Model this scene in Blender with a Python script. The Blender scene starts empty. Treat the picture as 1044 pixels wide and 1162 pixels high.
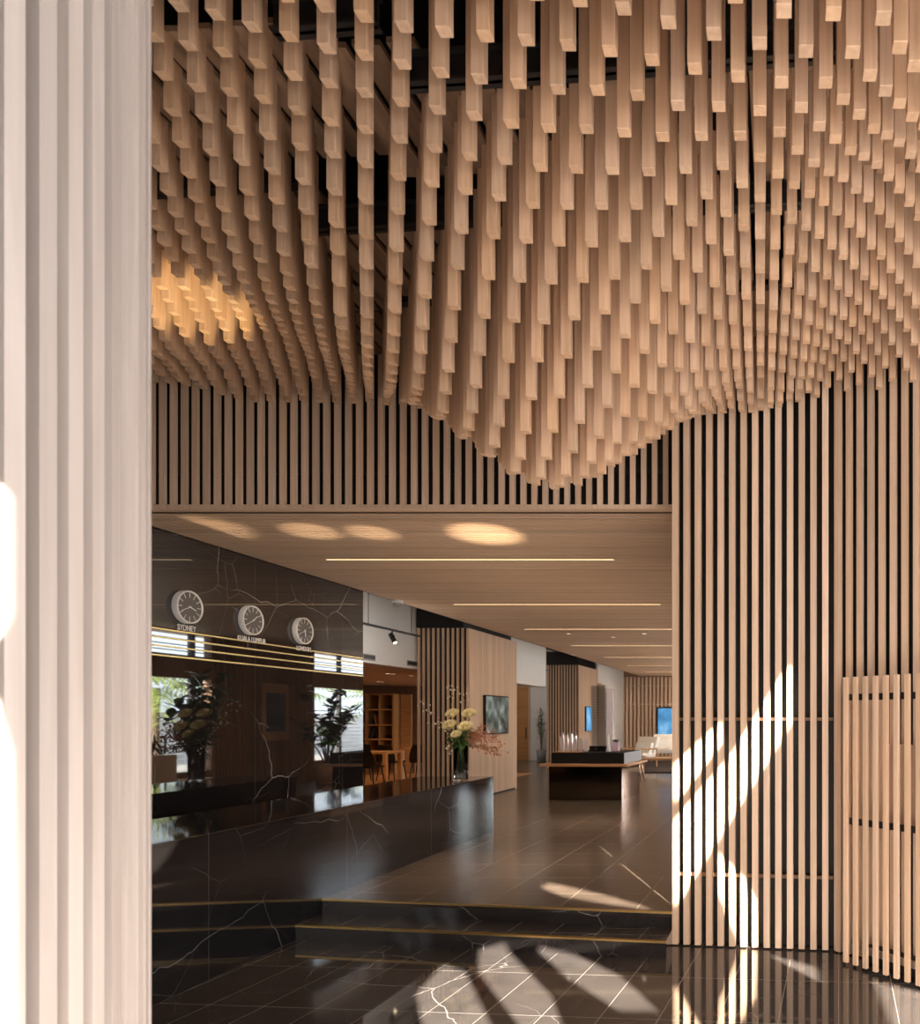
import bpy, math, random
import numpy as np
from mathutils import Vector, Matrix

# ------------------------------------------------------------------ camera
SC = bpy.context.scene
COL = SC.collection
F, PX, PY, CH = 830.0, 885.0, 816.0, 1.68     # focal length (px), principal point, eye height
cam = bpy.data.cameras.new('camera')
cam.sensor_fit = 'VERTICAL'; cam.sensor_height = 36.0
cam.lens = F / 1162 * 36.0
cam.shift_x = (522 - PX) / 1162.0
cam.shift_y = (PY - 581) / 1162.0
cam.clip_start = 0.05
cam.dof.use_dof = True; cam.dof.focus_distance = 7.0; cam.dof.aperture_fstop = 5.6
co = bpy.data.objects.new('camera', cam); COL.objects.link(co)
co.location = (0, 0, CH); co.rotation_euler = (math.pi/2, 0, 0)
SC.camera = co
SC.view_settings.view_transform = 'Standard'; SC.view_settings.look = 'None'
SC.view_settings.gamma = 1; SC.view_settings.use_curve_mapping = False
SC.view_settings.exposure = 0.12

# ------------------------------------------------------------------ light
w = bpy.data.worlds.new('daylight'); SC.world = w; w.use_nodes = True
w.node_tree.nodes['Background'].inputs[0].default_value = (0.80, 0.90, 1.0, 1)
w.node_tree.nodes['Background'].inputs[1].default_value = 8.5
SUN = Vector((-0.46, 1.0, -0.40)).normalized()
sl = bpy.data.lights.new('sun', 'SUN'); sl.energy = 70; sl.angle = 0.0085; sl.color = (1, 0.90, 0.76)
so = bpy.data.objects.new('sun', sl); COL.objects.link(so); so.location = (2, -4, 6)
so.rotation_euler = SUN.to_track_quat('-Z', 'Y').to_euler()

def area(name, loc, aim, sx, sy, power, color, spread=math.pi):
    l = bpy.data.lights.new(name, 'AREA'); l.shape = 'RECTANGLE'; l.size = sx; l.size_y = sy
    l.energy = power; l.color = color; l.spread = spread
    o = bpy.data.objects.new(name, l); COL.objects.link(o); o.location = loc
    o.visible_glossy = 'glow' not in name
    o.rotation_euler = (Vector(aim) - Vector(loc)).to_track_quat('-Z', 'Y').to_euler()
    return o
# daylight through the glazed front behind the photographer
area('front_glazing_light', (2.0, -0.6, 2.0), (-0.4, 5, 2.4), 4.2, 3.0, 245, (1.0, 0.91, 0.83))
area('side_glazing_light', (3.6, 1.6, 1.8), (-1.0, 3.6, 2.6), 2.6, 2.6, 75, (0.90, 0.94, 1.0))
# added area lamps standing in for daylight bounced up off the floor
area('floor_bounce_fill', (-0.9, 1.3, 0.15), (-0.9, 3.4, 4.2), 4.0, 2.0, 190, (1.0, 0.84, 0.72))

area('floor_bounce_fill', (.3, 2.9, .08), (.0, 5.4, .9), 1.8, 1.0, 34, (1.0, 0.86, 0.72))
def spot(name, loc, aim, power, ang, blend, color, size=0.05):
    l = bpy.data.lights.new(name, 'SPOT'); l.energy = power; l.spot_size = ang; l.spot_blend = blend
    l.color = color; l.shadow_soft_size = size
    o = bpy.data.objects.new(name, l); COL.objects.link(o); o.location = loc
    o.visible_glossy = False
    o.rotation_euler = (Vector(aim) - Vector(loc)).to_track_quat('-Z', 'Y').to_euler()
    return o

# added spots standing in for sun glints off the polished floor
spot('glint_fill_spot', (-.55, 1.75, .03), (-3.36, 4.25, 3.98), 2300, .125, .6, (1, .76, .42), .01)
for a, b, p, an in (((-1.9, 4.3, .03), (-2.62, 6.50, 3.3), 170, .19), ((-2.6, 4.3, .03), (-3.6, 6.45, 3.3), 80, .13), ((-2.9, 4.2, .03), (-4.1, 6.4, 3.3), 80, .14), ((-3.2, 3.6, .03), (-4.9, 6.3, 3.3), 70, .17)):
    spot('glint_fill_spot', a, b, p*11, an, .9, (1, .80, .55), .01)
for y_, p in ((7.2, 54), (10.2, 56), (13.5, 34), (17, 50), (20.5, 56), (25.2, 110)):  # unseen fill points added in mid-air to brighten the hall and its ceiling
    l = bpy.data.lights.new('hall_fill', 'POINT'); l.energy = p; l.color = (1, .80, .62); l.shadow_soft_size = .02
    o = bpy.data.objects.new('hall_fill', l); COL.objects.link(o); o.location = (-2.6 if y_ != 13.5 else -1.3, y_, 1.25); o.visible_glossy = False
l = bpy.data.lights.new('side_fill', 'POINT'); l.energy = 60; l.color = (1, .9, .8); l.shadow_soft_size = .1  # added fill point without a fixture, lifts the far white wall
o = bpy.data.objects.new('side_fill', l); COL.objects.link(o); o.location = (-7.6, 22.3, 2.6); o.visible_glossy = False
l = bpy.data.lights.new('side_fill', 'POINT'); l.energy = 14; l.color = (1, .93, .86); l.shadow_soft_size = .1  # second added fill point, beside the white header
o = bpy.data.objects.new('side_fill', l); COL.objects.link(o); o.location = (-5.75, 10.6, 2.7); o.visible_glossy = False

# ------------------------------------------------------------------ helpers
def W(x, y, Z):                       # a point seen at pixel x, y at distance Z
    return Vector(((x - PX) / F * Z, Z, CH + (PY - y) / F * Z))

def tag(o, label=None, cat=None, group=None, kind=None):
    if label: o['label'] = label
    if cat: o['category'] = cat
    if group: o['group'] = group
    if kind: o['kind'] = kind
    return o

def empty(name, loc, rz=0, label=None, cat=None, group=None):
    o = bpy.data.objects.new(name, None); COL.objects.link(o)
    o.location = loc; o.rotation_euler = (0, 0, rz); o.empty_display_size = 0.1
    return tag(o, label, cat, group)

def copy_tree(o, parent=None):
    c = o.copy(); COL.objects.link(c)
    if parent: c.parent = parent
    for ch in list(o.children): copy_tree(ch, c)
    return c

class MB:
    def __init__(s): s.v = []; s.f = []; s.m = []; s.sm = []
    def add(s, vs, fs, mi=0, smooth=False):
        b = len(s.v); s.v += [tuple(p) for p in vs]
        for f in fs: s.f.append([b + i for i in f]); s.m.append(mi); s.sm.append(smooth)
        return s
    def box(s, a, b, mi=0):
        x0, y0, z0 = a; x1, y1, z1 = b
        vs = [(x0,y0,z0),(x1,y0,z0),(x1,y1,z0),(x0,y1,z0),(x0,y0,z1),(x1,y0,z1),(x1,y1,z1),(x0,y1,z1)]
        return s.add(vs, [(0,3,2,1),(4,5,6,7),(0,1,5,4),(1,2,6,5),(2,3,7,6),(3,0,4,7)], mi)
    def bev(s, a, b, r=0.005, mi=0):    # box with chamfered edges
        x0,y0,z0 = a; x1,y1,z1 = b
        r = min(r, abs(x1-x0)/2.2, abs(y1-y0)/2.2, abs(z1-z0)/2.2)
        vs = []; 
        for X, sx in ((x0,1),(x1,-1)):
            for Y, sy in ((y0,1),(y1,-1)):
                for Zc, sz in ((z0,1),(z1,-1)):
                    vs += [(X, Y+sy*r, Zc+sz*r), (X+sx*r, Y, Zc+sz*r), (X+sx*r, Y+sy*r, Zc)]
        def c(i,j,k): return (i*4+j*2+k)*3
        fs = []
        for i in (0,1):
            q = [c(i,0,0), c(i,1,0), c(i,1,1), c(i,0,1)]; fs.append(q if i==0 else q[::-1])
            q = [c(0,i,0)+1, c(0,i,1)+1, c(1,i,1)+1, c(1,i,0)+1]; fs.append(q if i==0 else q[::-1])
            q = [c(0,0,i)+2, c(1,0,i)+2, c(1,1,i)+2, c(0,1,i)+2]; fs.append(q[::-1] if i==0 else q)
        for i in (0,1):
            for j in (0,1):
                fs.append([c(i,j,0), c(i,j,1), c(i,j,1)+1, c(i,j,0)+1])
                fs.append([c(i,0,j), c(i,1,j), c(i,1,j)+2, c(i,0,j)+2])
                fs.append([c(0,i,j)+1, c(1,i,j)+1, c(1,i,j)+2, c(0,i,j)+2])
                for k in (0,1): fs.append([c(i,j,k), c(i,j,k)+1, c(i,j,k)+2])
        return s.add(vs, fs, mi)
    def prism(s, poly, z0, z1, mi=0):   # polygon in x,y
        n = len(poly)
        vs = [(p[0], p[1], z0) for p in poly] + [(p[0], p[1], z1) for p in poly]
        fs = [list(range(n))[::-1], [n+i for i in range(n)]] + [(i, (i+1)%n, n+(i+1)%n, n+i) for i in range(n)]
        return s.add(vs, fs, mi)
    def obox(s, c, u, v, n, mi=0):      # centre and three half vectors
        c, u, v, n = map(Vector, (c, u, v, n))
        vs = [c-u-v-n, c+u-v-n, c+u+v-n, c-u+v-n, c-u-v+n, c+u-v+n, c+u+v+n, c-u+v+n]
        return s.add(vs, [(0,3,2,1),(4,5,6,7),(0,1,5,4),(1,2,6,5),(2,3,7,6),(3,0,4,7)], mi)
    def bar(s, p, q, wd, mi=0):
        p, q = Vector(p), Vector(q); d = (q-p); L = d.length; d.normalize()
        a = d.orthogonal().normalized(); b = d.cross(a)
        return s.obox((p+q)/2, a*wd/2, b*wd/2, d*L/2, mi)
    def tube(s, pts, rs, n=8, mi=0, cap=True):
        pts = [Vector(p) for p in pts]
        if not hasattr(rs, '__len__'): rs = [rs]*len(pts)
        vs = []; fs = []
        ref = Vector((0.3, 0.5, 0.81)).normalized()
        for i, p in enumerate(pts):
            d = (pts[min(i+1, len(pts)-1)] - pts[max(i-1, 0)]).normalized()
            r0 = ref if abs(d.dot(ref)) < 0.95 else Vector((1, 0, 0))
            a = d.cross(r0).normalized(); b = d.cross(a)
            for k in range(n):
                t = 2*math.pi*k/n; vs.append(p + (a*math.cos(t) + b*math.sin(t))*rs[i])
        for i in range(len(pts)-1):
            for k in range(n): fs.append((i*n+k, i*n+(k+1)%n, (i+1)*n+(k+1)%n, (i+1)*n+k))
        if cap: fs.append(list(range(n))[::-1]); fs.append([(len(pts)-1)*n+k for k in range(n)])
        return s.add(vs, fs, mi, True)
    def lathe(s, prof, n=24, c=(0,0,0), mi=0, M=None):
        vs = []; fs = []; m = len(prof)
        for r, z in prof:
            for k in range(n):
                t = 2*math.pi*k/n; p = Vector((r*math.cos(t), r*math.sin(t), z))
                if M: p = M @ p
                vs.append(p + Vector(c))
        for i in range(m-1):
            for k in range(n): fs.append((i*n+k, i*n+(k+1)%n, (i+1)*n+(k+1)%n, (i+1)*n+k))
        return s.add(vs, fs, mi, True)
    def ell(s, c, r, n=10, m=7, mi=0):
        prof = [(max(1e-4, math.sin(math.pi*i/m)), -math.cos(math.pi*i/m)) for i in range(m+1)]
        vs = []; fs = []
        for a, z in prof:
            for k in range(n):
                t = 2*math.pi*k/n; vs.append((c[0]+a*math.cos(t)*r[0], c[1]+a*math.sin(t)*r[1], c[2]+z*r[2]))
        for i in range(m):
            for k in range(n): fs.append((i*n+k, i*n+(k+1)%n, (i+1)*n+(k+1)%n, (i+1)*n+k))
        return s.add(vs, fs, mi, True)
    def leaf(s, p, d, up, L, wd, mi=0, curl=0.25):
        p, d, up = Vector(p), Vector(d).normalized(), Vector(up)
        sd = d.cross(up)
        if sd.length < 1e-3: sd = d.orthogonal()
        sd.normalize(); nn = sd.cross(d).normalized()
        vs = []
        for t, ww in ((0, 0.12), (0.3, 0.8), (0.6, 1.0), (0.85, 0.6), (1.0, 0.05)):
            c = p + d*L*t - nn*L*curl*t*t
            vs += [c - sd*wd*ww/2 + nn*wd*.12*ww, c, c + sd*wd*ww/2 + nn*wd*.12*ww]
        fs = []
        for i in range(4):
            for k in (0, 1): fs.append((3*i+k, 3*i+k+1, 3*i+4+k, 3*i+3+k))
        return s.add(vs, fs, mi, True)
    def mesh(s, name, mats):
        me = bpy.data.meshes.new(name); me.from_pydata(s.v, [], s.f)
        for m in (mats if isinstance(mats, (list, tuple)) else [mats]): me.materials.append(m)
        for p, mi, sm in zip(me.polygons, s.m, s.sm): p.material_index = mi; p.use_smooth = sm
        me.update(); return me
    def build(s, name, mats, parent=None, loc=None, label=None, cat=None, group=None, kind=None):
        o = bpy.data.objects.new(name, s.mesh(name, mats)); COL.objects.link(o)
        if parent: o.parent = parent
        if loc is not None: o.location = loc
        return tag(o, label, cat, group, kind)

# ------------------------------------------------------------------ materials
def newmat(name):
    m = bpy.data.materials.new(name); m.use_nodes = True
    return m, m.node_tree.nodes, m.node_tree.links, m.node_tree.nodes['Principled BSDF']

def N(nt, typ, **kw):
    n = nt.nodes.new(typ)
    for k, v in kw.items(): setattr(n, k, v)
    return n

def plain(name, col, rough=0.5, metal=0.0, noise=0.06, scale=8, emit=None, es=0, spec=None):
    m, ns, ln, b = newmat(name); nt = m.node_tree
    tc = N(nt, 'ShaderNodeTexCoord'); no = N(nt, 'ShaderNodeTexNoise'); no.inputs['Scale'].default_value = scale
    ln.new(tc.outputs['Object'], no.inputs['Vector'])
    mx = N(nt, 'ShaderNodeMix', data_type='RGBA')
    mx.inputs['A'].default_value = tuple(c*(1-noise) for c in col) + (1,)
    mx.inputs['B'].default_value = tuple(min(1, c*(1+noise)) for c in col) + (1,)
    ln.new(no.outputs['Fac'], mx.inputs['Factor']); ln.new(mx.outputs['Result'], b.inputs['Base Color'])
    b.inputs['Roughness'].default_value = rough; b.inputs['Metallic'].default_value = metal
    if spec is not None: b.inputs['Specular IOR Level'].default_value = spec
    if emit: b.inputs['Emission Color'].default_value = emit + (1,); b.inputs['Emission Strength'].default_value = es
    return m

def wood(name, c1, c2, axis='z', rough=0.5, var=0.22, fine=55):
    m, ns, ln, b = newmat(name); nt = m.node_tree
    tc = N(nt, 'ShaderNodeTexCoord'); oi = N(nt, 'ShaderNodeObjectInfo'); ge = N(nt, 'ShaderNodeNewGeometry')
    ad = N(nt, 'ShaderNodeMath', operation='MULTIPLY_ADD'); ln.new(oi.outputs['Random'], ad.inputs[0]); ad.inputs[1].default_value = 7.31
    ln.new(ge.outputs['Random Per Island'], ad.inputs[2])
    fr = N(nt, 'ShaderNodeMath', operation='FRACT'); ln.new(ad.outputs[0], fr.inputs[0])
    off = N(nt, 'ShaderNodeVectorMath', operation='ADD'); ln.new(tc.outputs['Object'], off.inputs[0])
    sc = N(nt, 'ShaderNodeMath', operation='MULTIPLY'); ln.new(fr.outputs[0], sc.inputs[0]); sc.inputs[1].default_value = 37.0
    ln.new(sc.outputs[0], off.inputs[1])
    mp = N(nt, 'ShaderNodeMapping'); ln.new(off.outputs[0], mp.inputs['Vector'])
    s = {'z': (fine, fine, 1.6), 'x': (1.6, fine, fine), 'y': (fine, 1.6, fine)}[axis]
    mp.inputs['Scale'].default_value = s
    no = N(nt, 'ShaderNodeTexNoise'); no.inputs['Scale'].default_value = 1.0; no.inputs['Detail'].default_value = 4; no.inputs['Distortion'].default_value = 0.6
    ln.new(mp.outputs[0], no.inputs['Vector'])
    cr = N(nt, 'ShaderNodeValToRGB'); cr.color_ramp.elements[0].position = .3; cr.color_ramp.elements[1].position = .72
    cr.color_ramp.elements[0].color = tuple(c2) + (1,); cr.color_ramp.elements[1].color = tuple(c1) + (1,)
    ln.new(no.outputs['Fac'], cr.inputs['Fac'])
    hs = N(nt, 'ShaderNodeHueSaturation'); ln.new(cr.outputs['Color'], hs.inputs['Color'])
    mr = N(nt, 'ShaderNodeMapRange'); ln.new(fr.outputs[0], mr.inputs['Value']); mr.inputs['To Min'].default_value = 1-var; mr.inputs['To Max'].default_value = 1+var*.8
    ln.new(mr.outputs[0], hs.inputs['Value'])
    mr2 = N(nt, 'ShaderNodeMath', operation='PINGPONG'); ln.new(sc.outputs[0], mr2.inputs[0]); mr2.inputs[1].default_value = 1
    mr3 = N(nt, 'ShaderNodeMapRange'); ln.new(mr2.outputs[0], mr3.inputs['Value']); mr3.inputs['To Min'].default_value = .94; mr3.inputs['To Max'].default_value = 1.07
    ln.new(mr3.outputs[0], hs.inputs['Saturation'])
    ln.new(hs.outputs['Color'], b.inputs['Base Color']); b.inputs['Roughness'].default_value = rough
    b.inputs['Specular IOR Level'].default_value = .3
    return m

def marble(name, base, vein, tiles=None, rough=0.03, vs=0.75, ior=1.7, ax='xy', rot=0.0, amount=1.0, joint=(.25,.23,.22), mk=.50):
    """dark polished stone; tiles = (width, height, mortar) draws joints"""
    m, ns, ln, b = newmat(name); nt = m.node_tree
    tc = N(nt, 'ShaderNodeTexCoord')
    def veins(scale, width, seed, dist):
        mp = N(nt, 'ShaderNodeMapping'); mp.inputs['Location'].default_value = (seed, seed*1.7, seed*.6); ln.new(tc.outputs['Object'], mp.inputs['Vector'])
        no = N(nt, 'ShaderNodeTexNoise'); no.inputs['Scale'].default_value = 1.6; no.inputs['Detail'].default_value = 5; ln.new(mp.outputs[0], no.inputs['Vector'])
        sb = N(nt, 'ShaderNodeVectorMath', operation='MULTIPLY_ADD'); ln.new(no.outputs['Color'], sb.inputs[0]); sb.inputs[1].default_value = (dist,)*3; ln.new(mp.outputs[0], sb.inputs[2])
        vo = N(nt, 'ShaderNodeTexVoronoi', feature='DISTANCE_TO_EDGE'); vo.inputs['Scale'].default_value = scale; ln.new(sb.outputs[0], vo.inputs['Vector'])
        mr = N(nt, 'ShaderNodeMapRange'); ln.new(vo.outputs['Distance'], mr.inputs['Value']); mr.inputs['From Max'].default_value = width; mr.inputs['To Min'].default_value = 1; mr.inputs['To Max'].default_value = 0
        n2 = N(nt, 'ShaderNodeTexNoise'); n2.inputs['Scale'].default_value = .9; ln.new(mp.outputs[0], n2.inputs['Vector'])
        m2 = N(nt, 'ShaderNodeMapRange'); ln.new(n2.outputs['Fac'], m2.inputs['Value']); m2.inputs['From Min'].default_value = mk; m2.inputs['From Max'].default_value = mk+.16
        mu = N(nt, 'ShaderNodeMath', operation='MULTIPLY'); ln.new(mr.outputs[0], mu.inputs[0]); ln.new(m2.outputs[0], mu.inputs[1])
        return mu.outputs[0]
    a = veins(vs, .0030*vs, 3.1, .30); c = veins(vs*2.3, .0034*vs, 11.7, .2)
    mx = N(nt, 'ShaderNodeMath', operation='MAXIMUM'); ln.new(a, mx.inputs[0])
    hf = N(nt, 'ShaderNodeMath', operation='MULTIPLY'); ln.new(c, hf.inputs[0]); hf.inputs[1].default_value = .45; ln.new(hf.outputs[0], mx.inputs[1])
    am = N(nt, 'ShaderNodeMath', operation='MULTIPLY'); ln.new(mx.outputs[0], am.inputs[0]); am.inputs[1].default_value = amount
    nb = N(nt, 'ShaderNodeTexNoise'); nb.inputs['Scale'].default_value = 5; nb.inputs['Detail'].default_value = 6; ln.new(tc.outputs['Object'], nb.inputs['Vector'])
    bc = N(nt, 'ShaderNodeMix', data_type='RGBA'); ln.new(nb.outputs['Fac'], bc.inputs['Factor'])
    bc.inputs['A'].default_value = tuple(x*.6 for x in base) + (1,); bc.inputs['B'].default_value = tuple(x*1.4 for x in base) + (1,)
    cm = N(nt, 'ShaderNodeMix', data_type='RGBA'); ln.new(am.outputs[0], cm.inputs['Factor']); ln.new(bc.outputs['Result'], cm.inputs['A']); cm.inputs['B'].default_value = tuple(vein) + (1,)
    out = cm.outputs['Result']
    if tiles:
        tw, th, mo = tiles
        mp = N(nt, 'ShaderNodeMapping'); ln.new(tc.outputs['Object'], mp.inputs['Vector'])
        if ax == 'yz':
            sx = N(nt, 'ShaderNodeSeparateXYZ'); cx = N(nt, 'ShaderNodeCombineXYZ'); ln.new(tc.outputs['Object'], sx.inputs[0])
            ln.new(sx.outputs['Y'], cx.inputs['X']); ln.new(sx.outputs['Z'], cx.inputs['Y']); ln.new(cx.outputs[0], mp.inputs['Vector'])
        mp.inputs['Rotation'].default_value = (0, 0, rot)
        br = N(nt, 'ShaderNodeTexBrick'); br.offset = 0; br.squash = 1
        br.inputs['Scale'].default_value = 1; br.inputs['Brick Width'].default_value = tw; br.inputs['Row Height'].default_value = th
        br.inputs['Mortar Size'].default_value = mo; br.inputs['Mortar Smooth'].default_value = 0.1
        br.inputs['Color1'].default_value = (1,1,1,1); br.inputs['Color2'].default_value = (.82,.82,.82,1); br.inputs['Mortar'].default_value = (1,1,1,1)
        ln.new(mp.outputs[0], br.inputs['Vector'])
        tm = N(nt, 'ShaderNodeMix', data_type='RGBA', blend_type='MULTIPLY'); tm.inputs['Factor'].default_value = 1
        ln.new(out, tm.inputs['A']); ln.new(br.outputs['Color'], tm.inputs['B'])
        jm = N(nt, 'ShaderNodeMix', data_type='RGBA'); ln.new(br.outputs['Fac'], jm.inputs['Factor']); ln.new(tm.outputs['Result'], jm.inputs['A']); jm.inputs['B'].default_value = tuple(joint) + (1,)
        out = jm.outputs['Result']
    ln.new(out, b.inputs['Base Color'])
    b.inputs['Roughness'].default_value = rough; b.inputs['IOR'].default_value = ior
    return m

M_BAT = wood('batten_timber', (.64, .43, .285), (.51, .335, .215), var=.12)
M_SLAT = wood('wall_slat_timber', (.72, .52, .375), (.59, .415, .29), var=.14)
M_COLM = wood('column_slat_timber', (.52, .475, .45), (.43, .38, .35), var=.12, fine=30)
M_SLATX = wood('ceiling_slat_timber', (.58, .42, .30), (.46, .32, .22), axis='x', var=.12)
M_BOARD = wood('roof_board_timber', (.36, .24, .16), (.22, .14, .09), axis='y', var=.3, fine=20)
M_PANEL = wood('pod_timber', (.62, .45, .33), (.52, .37, .26), var=.14)
M_DARKPANEL = wood('brown_panel_timber', (.30, .17, .10), (.2, .11, .06), var=.15)
M_ORANGE = wood('orange_timber', (.46, .23, .09), (.36, .17, .06), axis='x', var=.1, fine=20)
M_BENCH = wood('bench_timber', (.50, .30, .17), (.36, .2, .11), axis='x', var=.1, fine=30)
M_BLACK = plain('black_paint', (.006, .006, .006), .6)
M_BLACKG = plain('black_gloss', (.008, .008, .009), .12)
M_STEEL = plain('dark_steel', (.012, .012, .013), .4)
M_WHITE = plain('white_wall_paint', (.70, .68, .66), .8, noise=.03)
M_WHITEP = plain('white_plastic', (.75, .74, .72), .4)
M_GREYP = plain('grey_plastic', (.25, .25, .25), .5)
M_BRASS = plain('brass', (.72, .50, .20), .28, metal=1, noise=.15, scale=30)
M_CHROME = plain('satin_metal', (.65, .63, .60), .3, metal=1)
M_FABW = plain('cream_fabric', (.72, .68, .62), .9)
M_LEAF = plain('dark_leaf', (.03, .07, .025), .45, noise=.4)
M_LEAF2 = plain('mid_leaf', (.07, .13, .04), .5, noise=.4)
M_PALM = plain('palm_leaf', (.30, .38, .08), .6, noise=.3)
M_BARK = plain('bark', (.16, .11, .07), .8, noise=.4)
M_PETAL = plain('cream_petal', (.80, .72, .42), .6, noise=.12, scale=40)
M_CORE = plain('protea_core', (.62, .42, .15), .7, noise=.2)
M_BERRY = plain('russet_berry', (.34, .12, .06), .5, noise=.3)
M_POT = plain('terracotta', (.45, .25, .15), .7)
M_MARBLE = marble('black_marble_wall', (.012, .011, .012), (.42, .40, .40), rough=.02, ior=2.0, tiles=(1.5, 9.0, .0016), ax='yz', vs=.80, mk=.46, amount=1.1, joint=(.09,.085,.09))
M_MARBLEC = marble('black_marble_counter', (.012, .012, .014), (.55, .54, .55), rough=.05, ior=1.75, tiles=(1.5, 9.0, .0016), ax='yz', vs=.7, mk=.52, amount=.75, joint=(.09,.09,.09))
M_FLOORL = marble('marble_floor_tiles', (.062, .054, .051), (.50, .45, .43), tiles=(.335, .67, .0022), rough=.045, ior=1.7, rot=.08, vs=1.1, amount=.9, joint=(.30,.27,.25))
M_FLOORU = marble('brown_stone_tiles', (.100, .075, .058), (.18, .14, .12), tiles=(.6, .6, .003), rough=.22, ior=1.45, rot=.02, amount=.04, joint=(.26,.21,.17))
M_LED = plain('led_strip', (1, .8, .55), emit=(1.0, .70, .36), es=2.2)
M_LAMP = plain('lamp_glow', (1, .8, .55), emit=(1.0, .78, .50), es=5)
def mixmat(name, bw):
    m, ns, ln, b = newmat(name); nt = m.node_tree
    return m, nt, ln, b
def glass(name, col, rough=0.0, ior=1.45, thin=True):
    m, ns, ln, b = newmat(name)
    b.inputs['Base Color'].default_value = col + (1,); b.inputs['Transmission Weight'].default_value = 1
    b.inputs['Roughness'].default_value = rough; b.inputs['IOR'].default_value = ior
    return m
def pane_mat():
    m = bpy.data.materials.new('window_glass'); m.use_nodes = True; nt = m.node_tree; nt.nodes.clear()
    o = nt.nodes.new('ShaderNodeOutputMaterial'); t = nt.nodes.new('ShaderNodeBsdfTransparent'); g = nt.nodes.new('ShaderNodeBsdfGlossy')
    g.inputs['Roughness'].default_value = 0; f = nt.nodes.new('ShaderNodeValue'); f.outputs[0].default_value = .08; mx = nt.nodes.new('ShaderNodeMixShader')
    nt.links.new(f.outputs[0], mx.inputs[0]); nt.links.new(t.outputs[0], mx.inputs[1]); nt.links.new(g.outputs[0], mx.inputs[2]); nt.links.new(mx.outputs[0], o.inputs[0])
    return m
M_PANE = pane_mat()
M_STEP = marble('black_marble_step', (.02, .017, .017), (.45, .42, .40), rough=.06, ior=1.6, vs=1.2)
M_GLASS = glass('clear_glass', (.95, .98, .97), ior=1.2)
M_ACRYL = glass('clear_acrylic', (.90, .86, .95), rough=.15, ior=1.3); M_ACRYL.node_tree.nodes['Principled BSDF'].inputs['Transmission Weight'].default_value = .55
def screen(name, cols, scale, es, detail=6):
    m, ns, ln, b = newmat(name); nt = m.node_tree
    tc = N(nt, 'ShaderNodeTexCoord'); no = N(nt, 'ShaderNodeTexNoise'); no.inputs['Scale'].default_value = scale; no.inputs['Detail'].default_value = detail
    ln.new(tc.outputs['Object'], no.inputs['Vector'])
    cr = N(nt, 'ShaderNodeValToRGB'); el = cr.color_ramp.elements
    while len(el) < len(cols): el.new(.5)
    for i, (p, c) in enumerate(cols): el[i].position = p; el[i].color = c + (1,)
    ln.new(no.outputs['Fac'], cr.inputs['Fac'])
    ln.new(cr.outputs['Color'], b.inputs['Emission Color']); b.inputs['Emission Strength'].default_value = es
    b.inputs['Base Color'].default_value = (.01, .01, .01, 1); b.inputs['Roughness'].default_value = .2
    return m
M_SCRB = screen('blue_screen', [(.3, (.03, .13, .30)), (.55, (.10, .34, .62)), (.75, (.35, .62, .85))], 1.6, 1.0)
M_SCRL = screen('landscape_screen', [(.32, (.01, .012, .01)), (.45, (.06, .08, .07)), (.55, (.10, .14, .12)), (.7, (.30, .33, .30))], 5, .9)

# ------------------------------------------------------------------ planes of the place
UF = 0.24                                     # upper floor
RT = math.tan(.142)                           # the steps run slightly askew
X_MW = -5.38                                  # marble wall
Z_CE = CH + 1.647                             # underside of hall ceiling
Y_SO = 5.72                                   # soffit face
def y_low(x): return 5.15 - .142*(x + .90)    # lower riser
def y_up(x): return 5.48 - .142*(x + .95)     # upper riser
def y_wall(x): return 5.426 - .124*(x + .797) # right slat wall
XR = .40                                      # the slat wall turns here
A40 = math.radians(34)

# floors
m = MB(); m.prism([(-7, -1.0), (5.2, -1.0), (5.2, 6.6), (-7, 6.6)], -.2, 0)
m.build('floor', M_FLOORL, kind='structure')
m = MB(); xa, xb = -5.36, -.80
m.prism([(xa, y_up(xa)+.018), (xb, y_up(xb)+.018), (xb, 6.0), (1.0, 6.0), (1.0, 28), (-12.5, 28), (-12.5, 6.6), (xa, 6.6)], .001, UF)
m.build('floor', M_FLOORU, kind='structure')
# steps
st = empty('stair_step', (-3.0, y_low(-3.0), 0), label='lower black marble step with a thin brass nosing', cat='step', group='marble steps up to the hall')
def step(root, yf, yb, z0, z1):
    lx, ly = root.location.x, root.location.y
    x0, x1 = -3.67, -.80
    d = MB(); d.prism([(x0-lx, yf(x0)-ly), (x1-lx, yf(x1)-ly), (x1-lx, yb(x1)-ly), (x0-lx, yb(x0)-ly)], z0, z1-.012)
    d.build('step_body', M_STEP, root)
    n = MB(); n.prism([(x0-lx, yf(x0)-ly-.008), (x1-lx, yf(x1)-ly-.008), (x1-lx, yf(x1)-ly+.03), (x0-lx, yf(x0)-ly+.03)], z1-.014, z1)
    n.build('nosing', M_BRASS, root)
    t = MB(); t.prism([(x0-lx, yf(x0)-ly+.03), (x1-lx, yf(x1)-ly+.03), (x1-lx, yb(x1)-ly), (x0-lx, yb(x0)-ly)], z1-.012, z1)
    t.build('tread', M_FLOORL, root)
step(st, y_low, lambda x: y_up(x)-.001, 0.0, .12)
su = empty('stair_step', (-3.0, y_up(-3.0), 0), label='upper black marble step with a thin brass nosing meeting the brown floor', cat='step', group='marble steps up to the hall')
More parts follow.
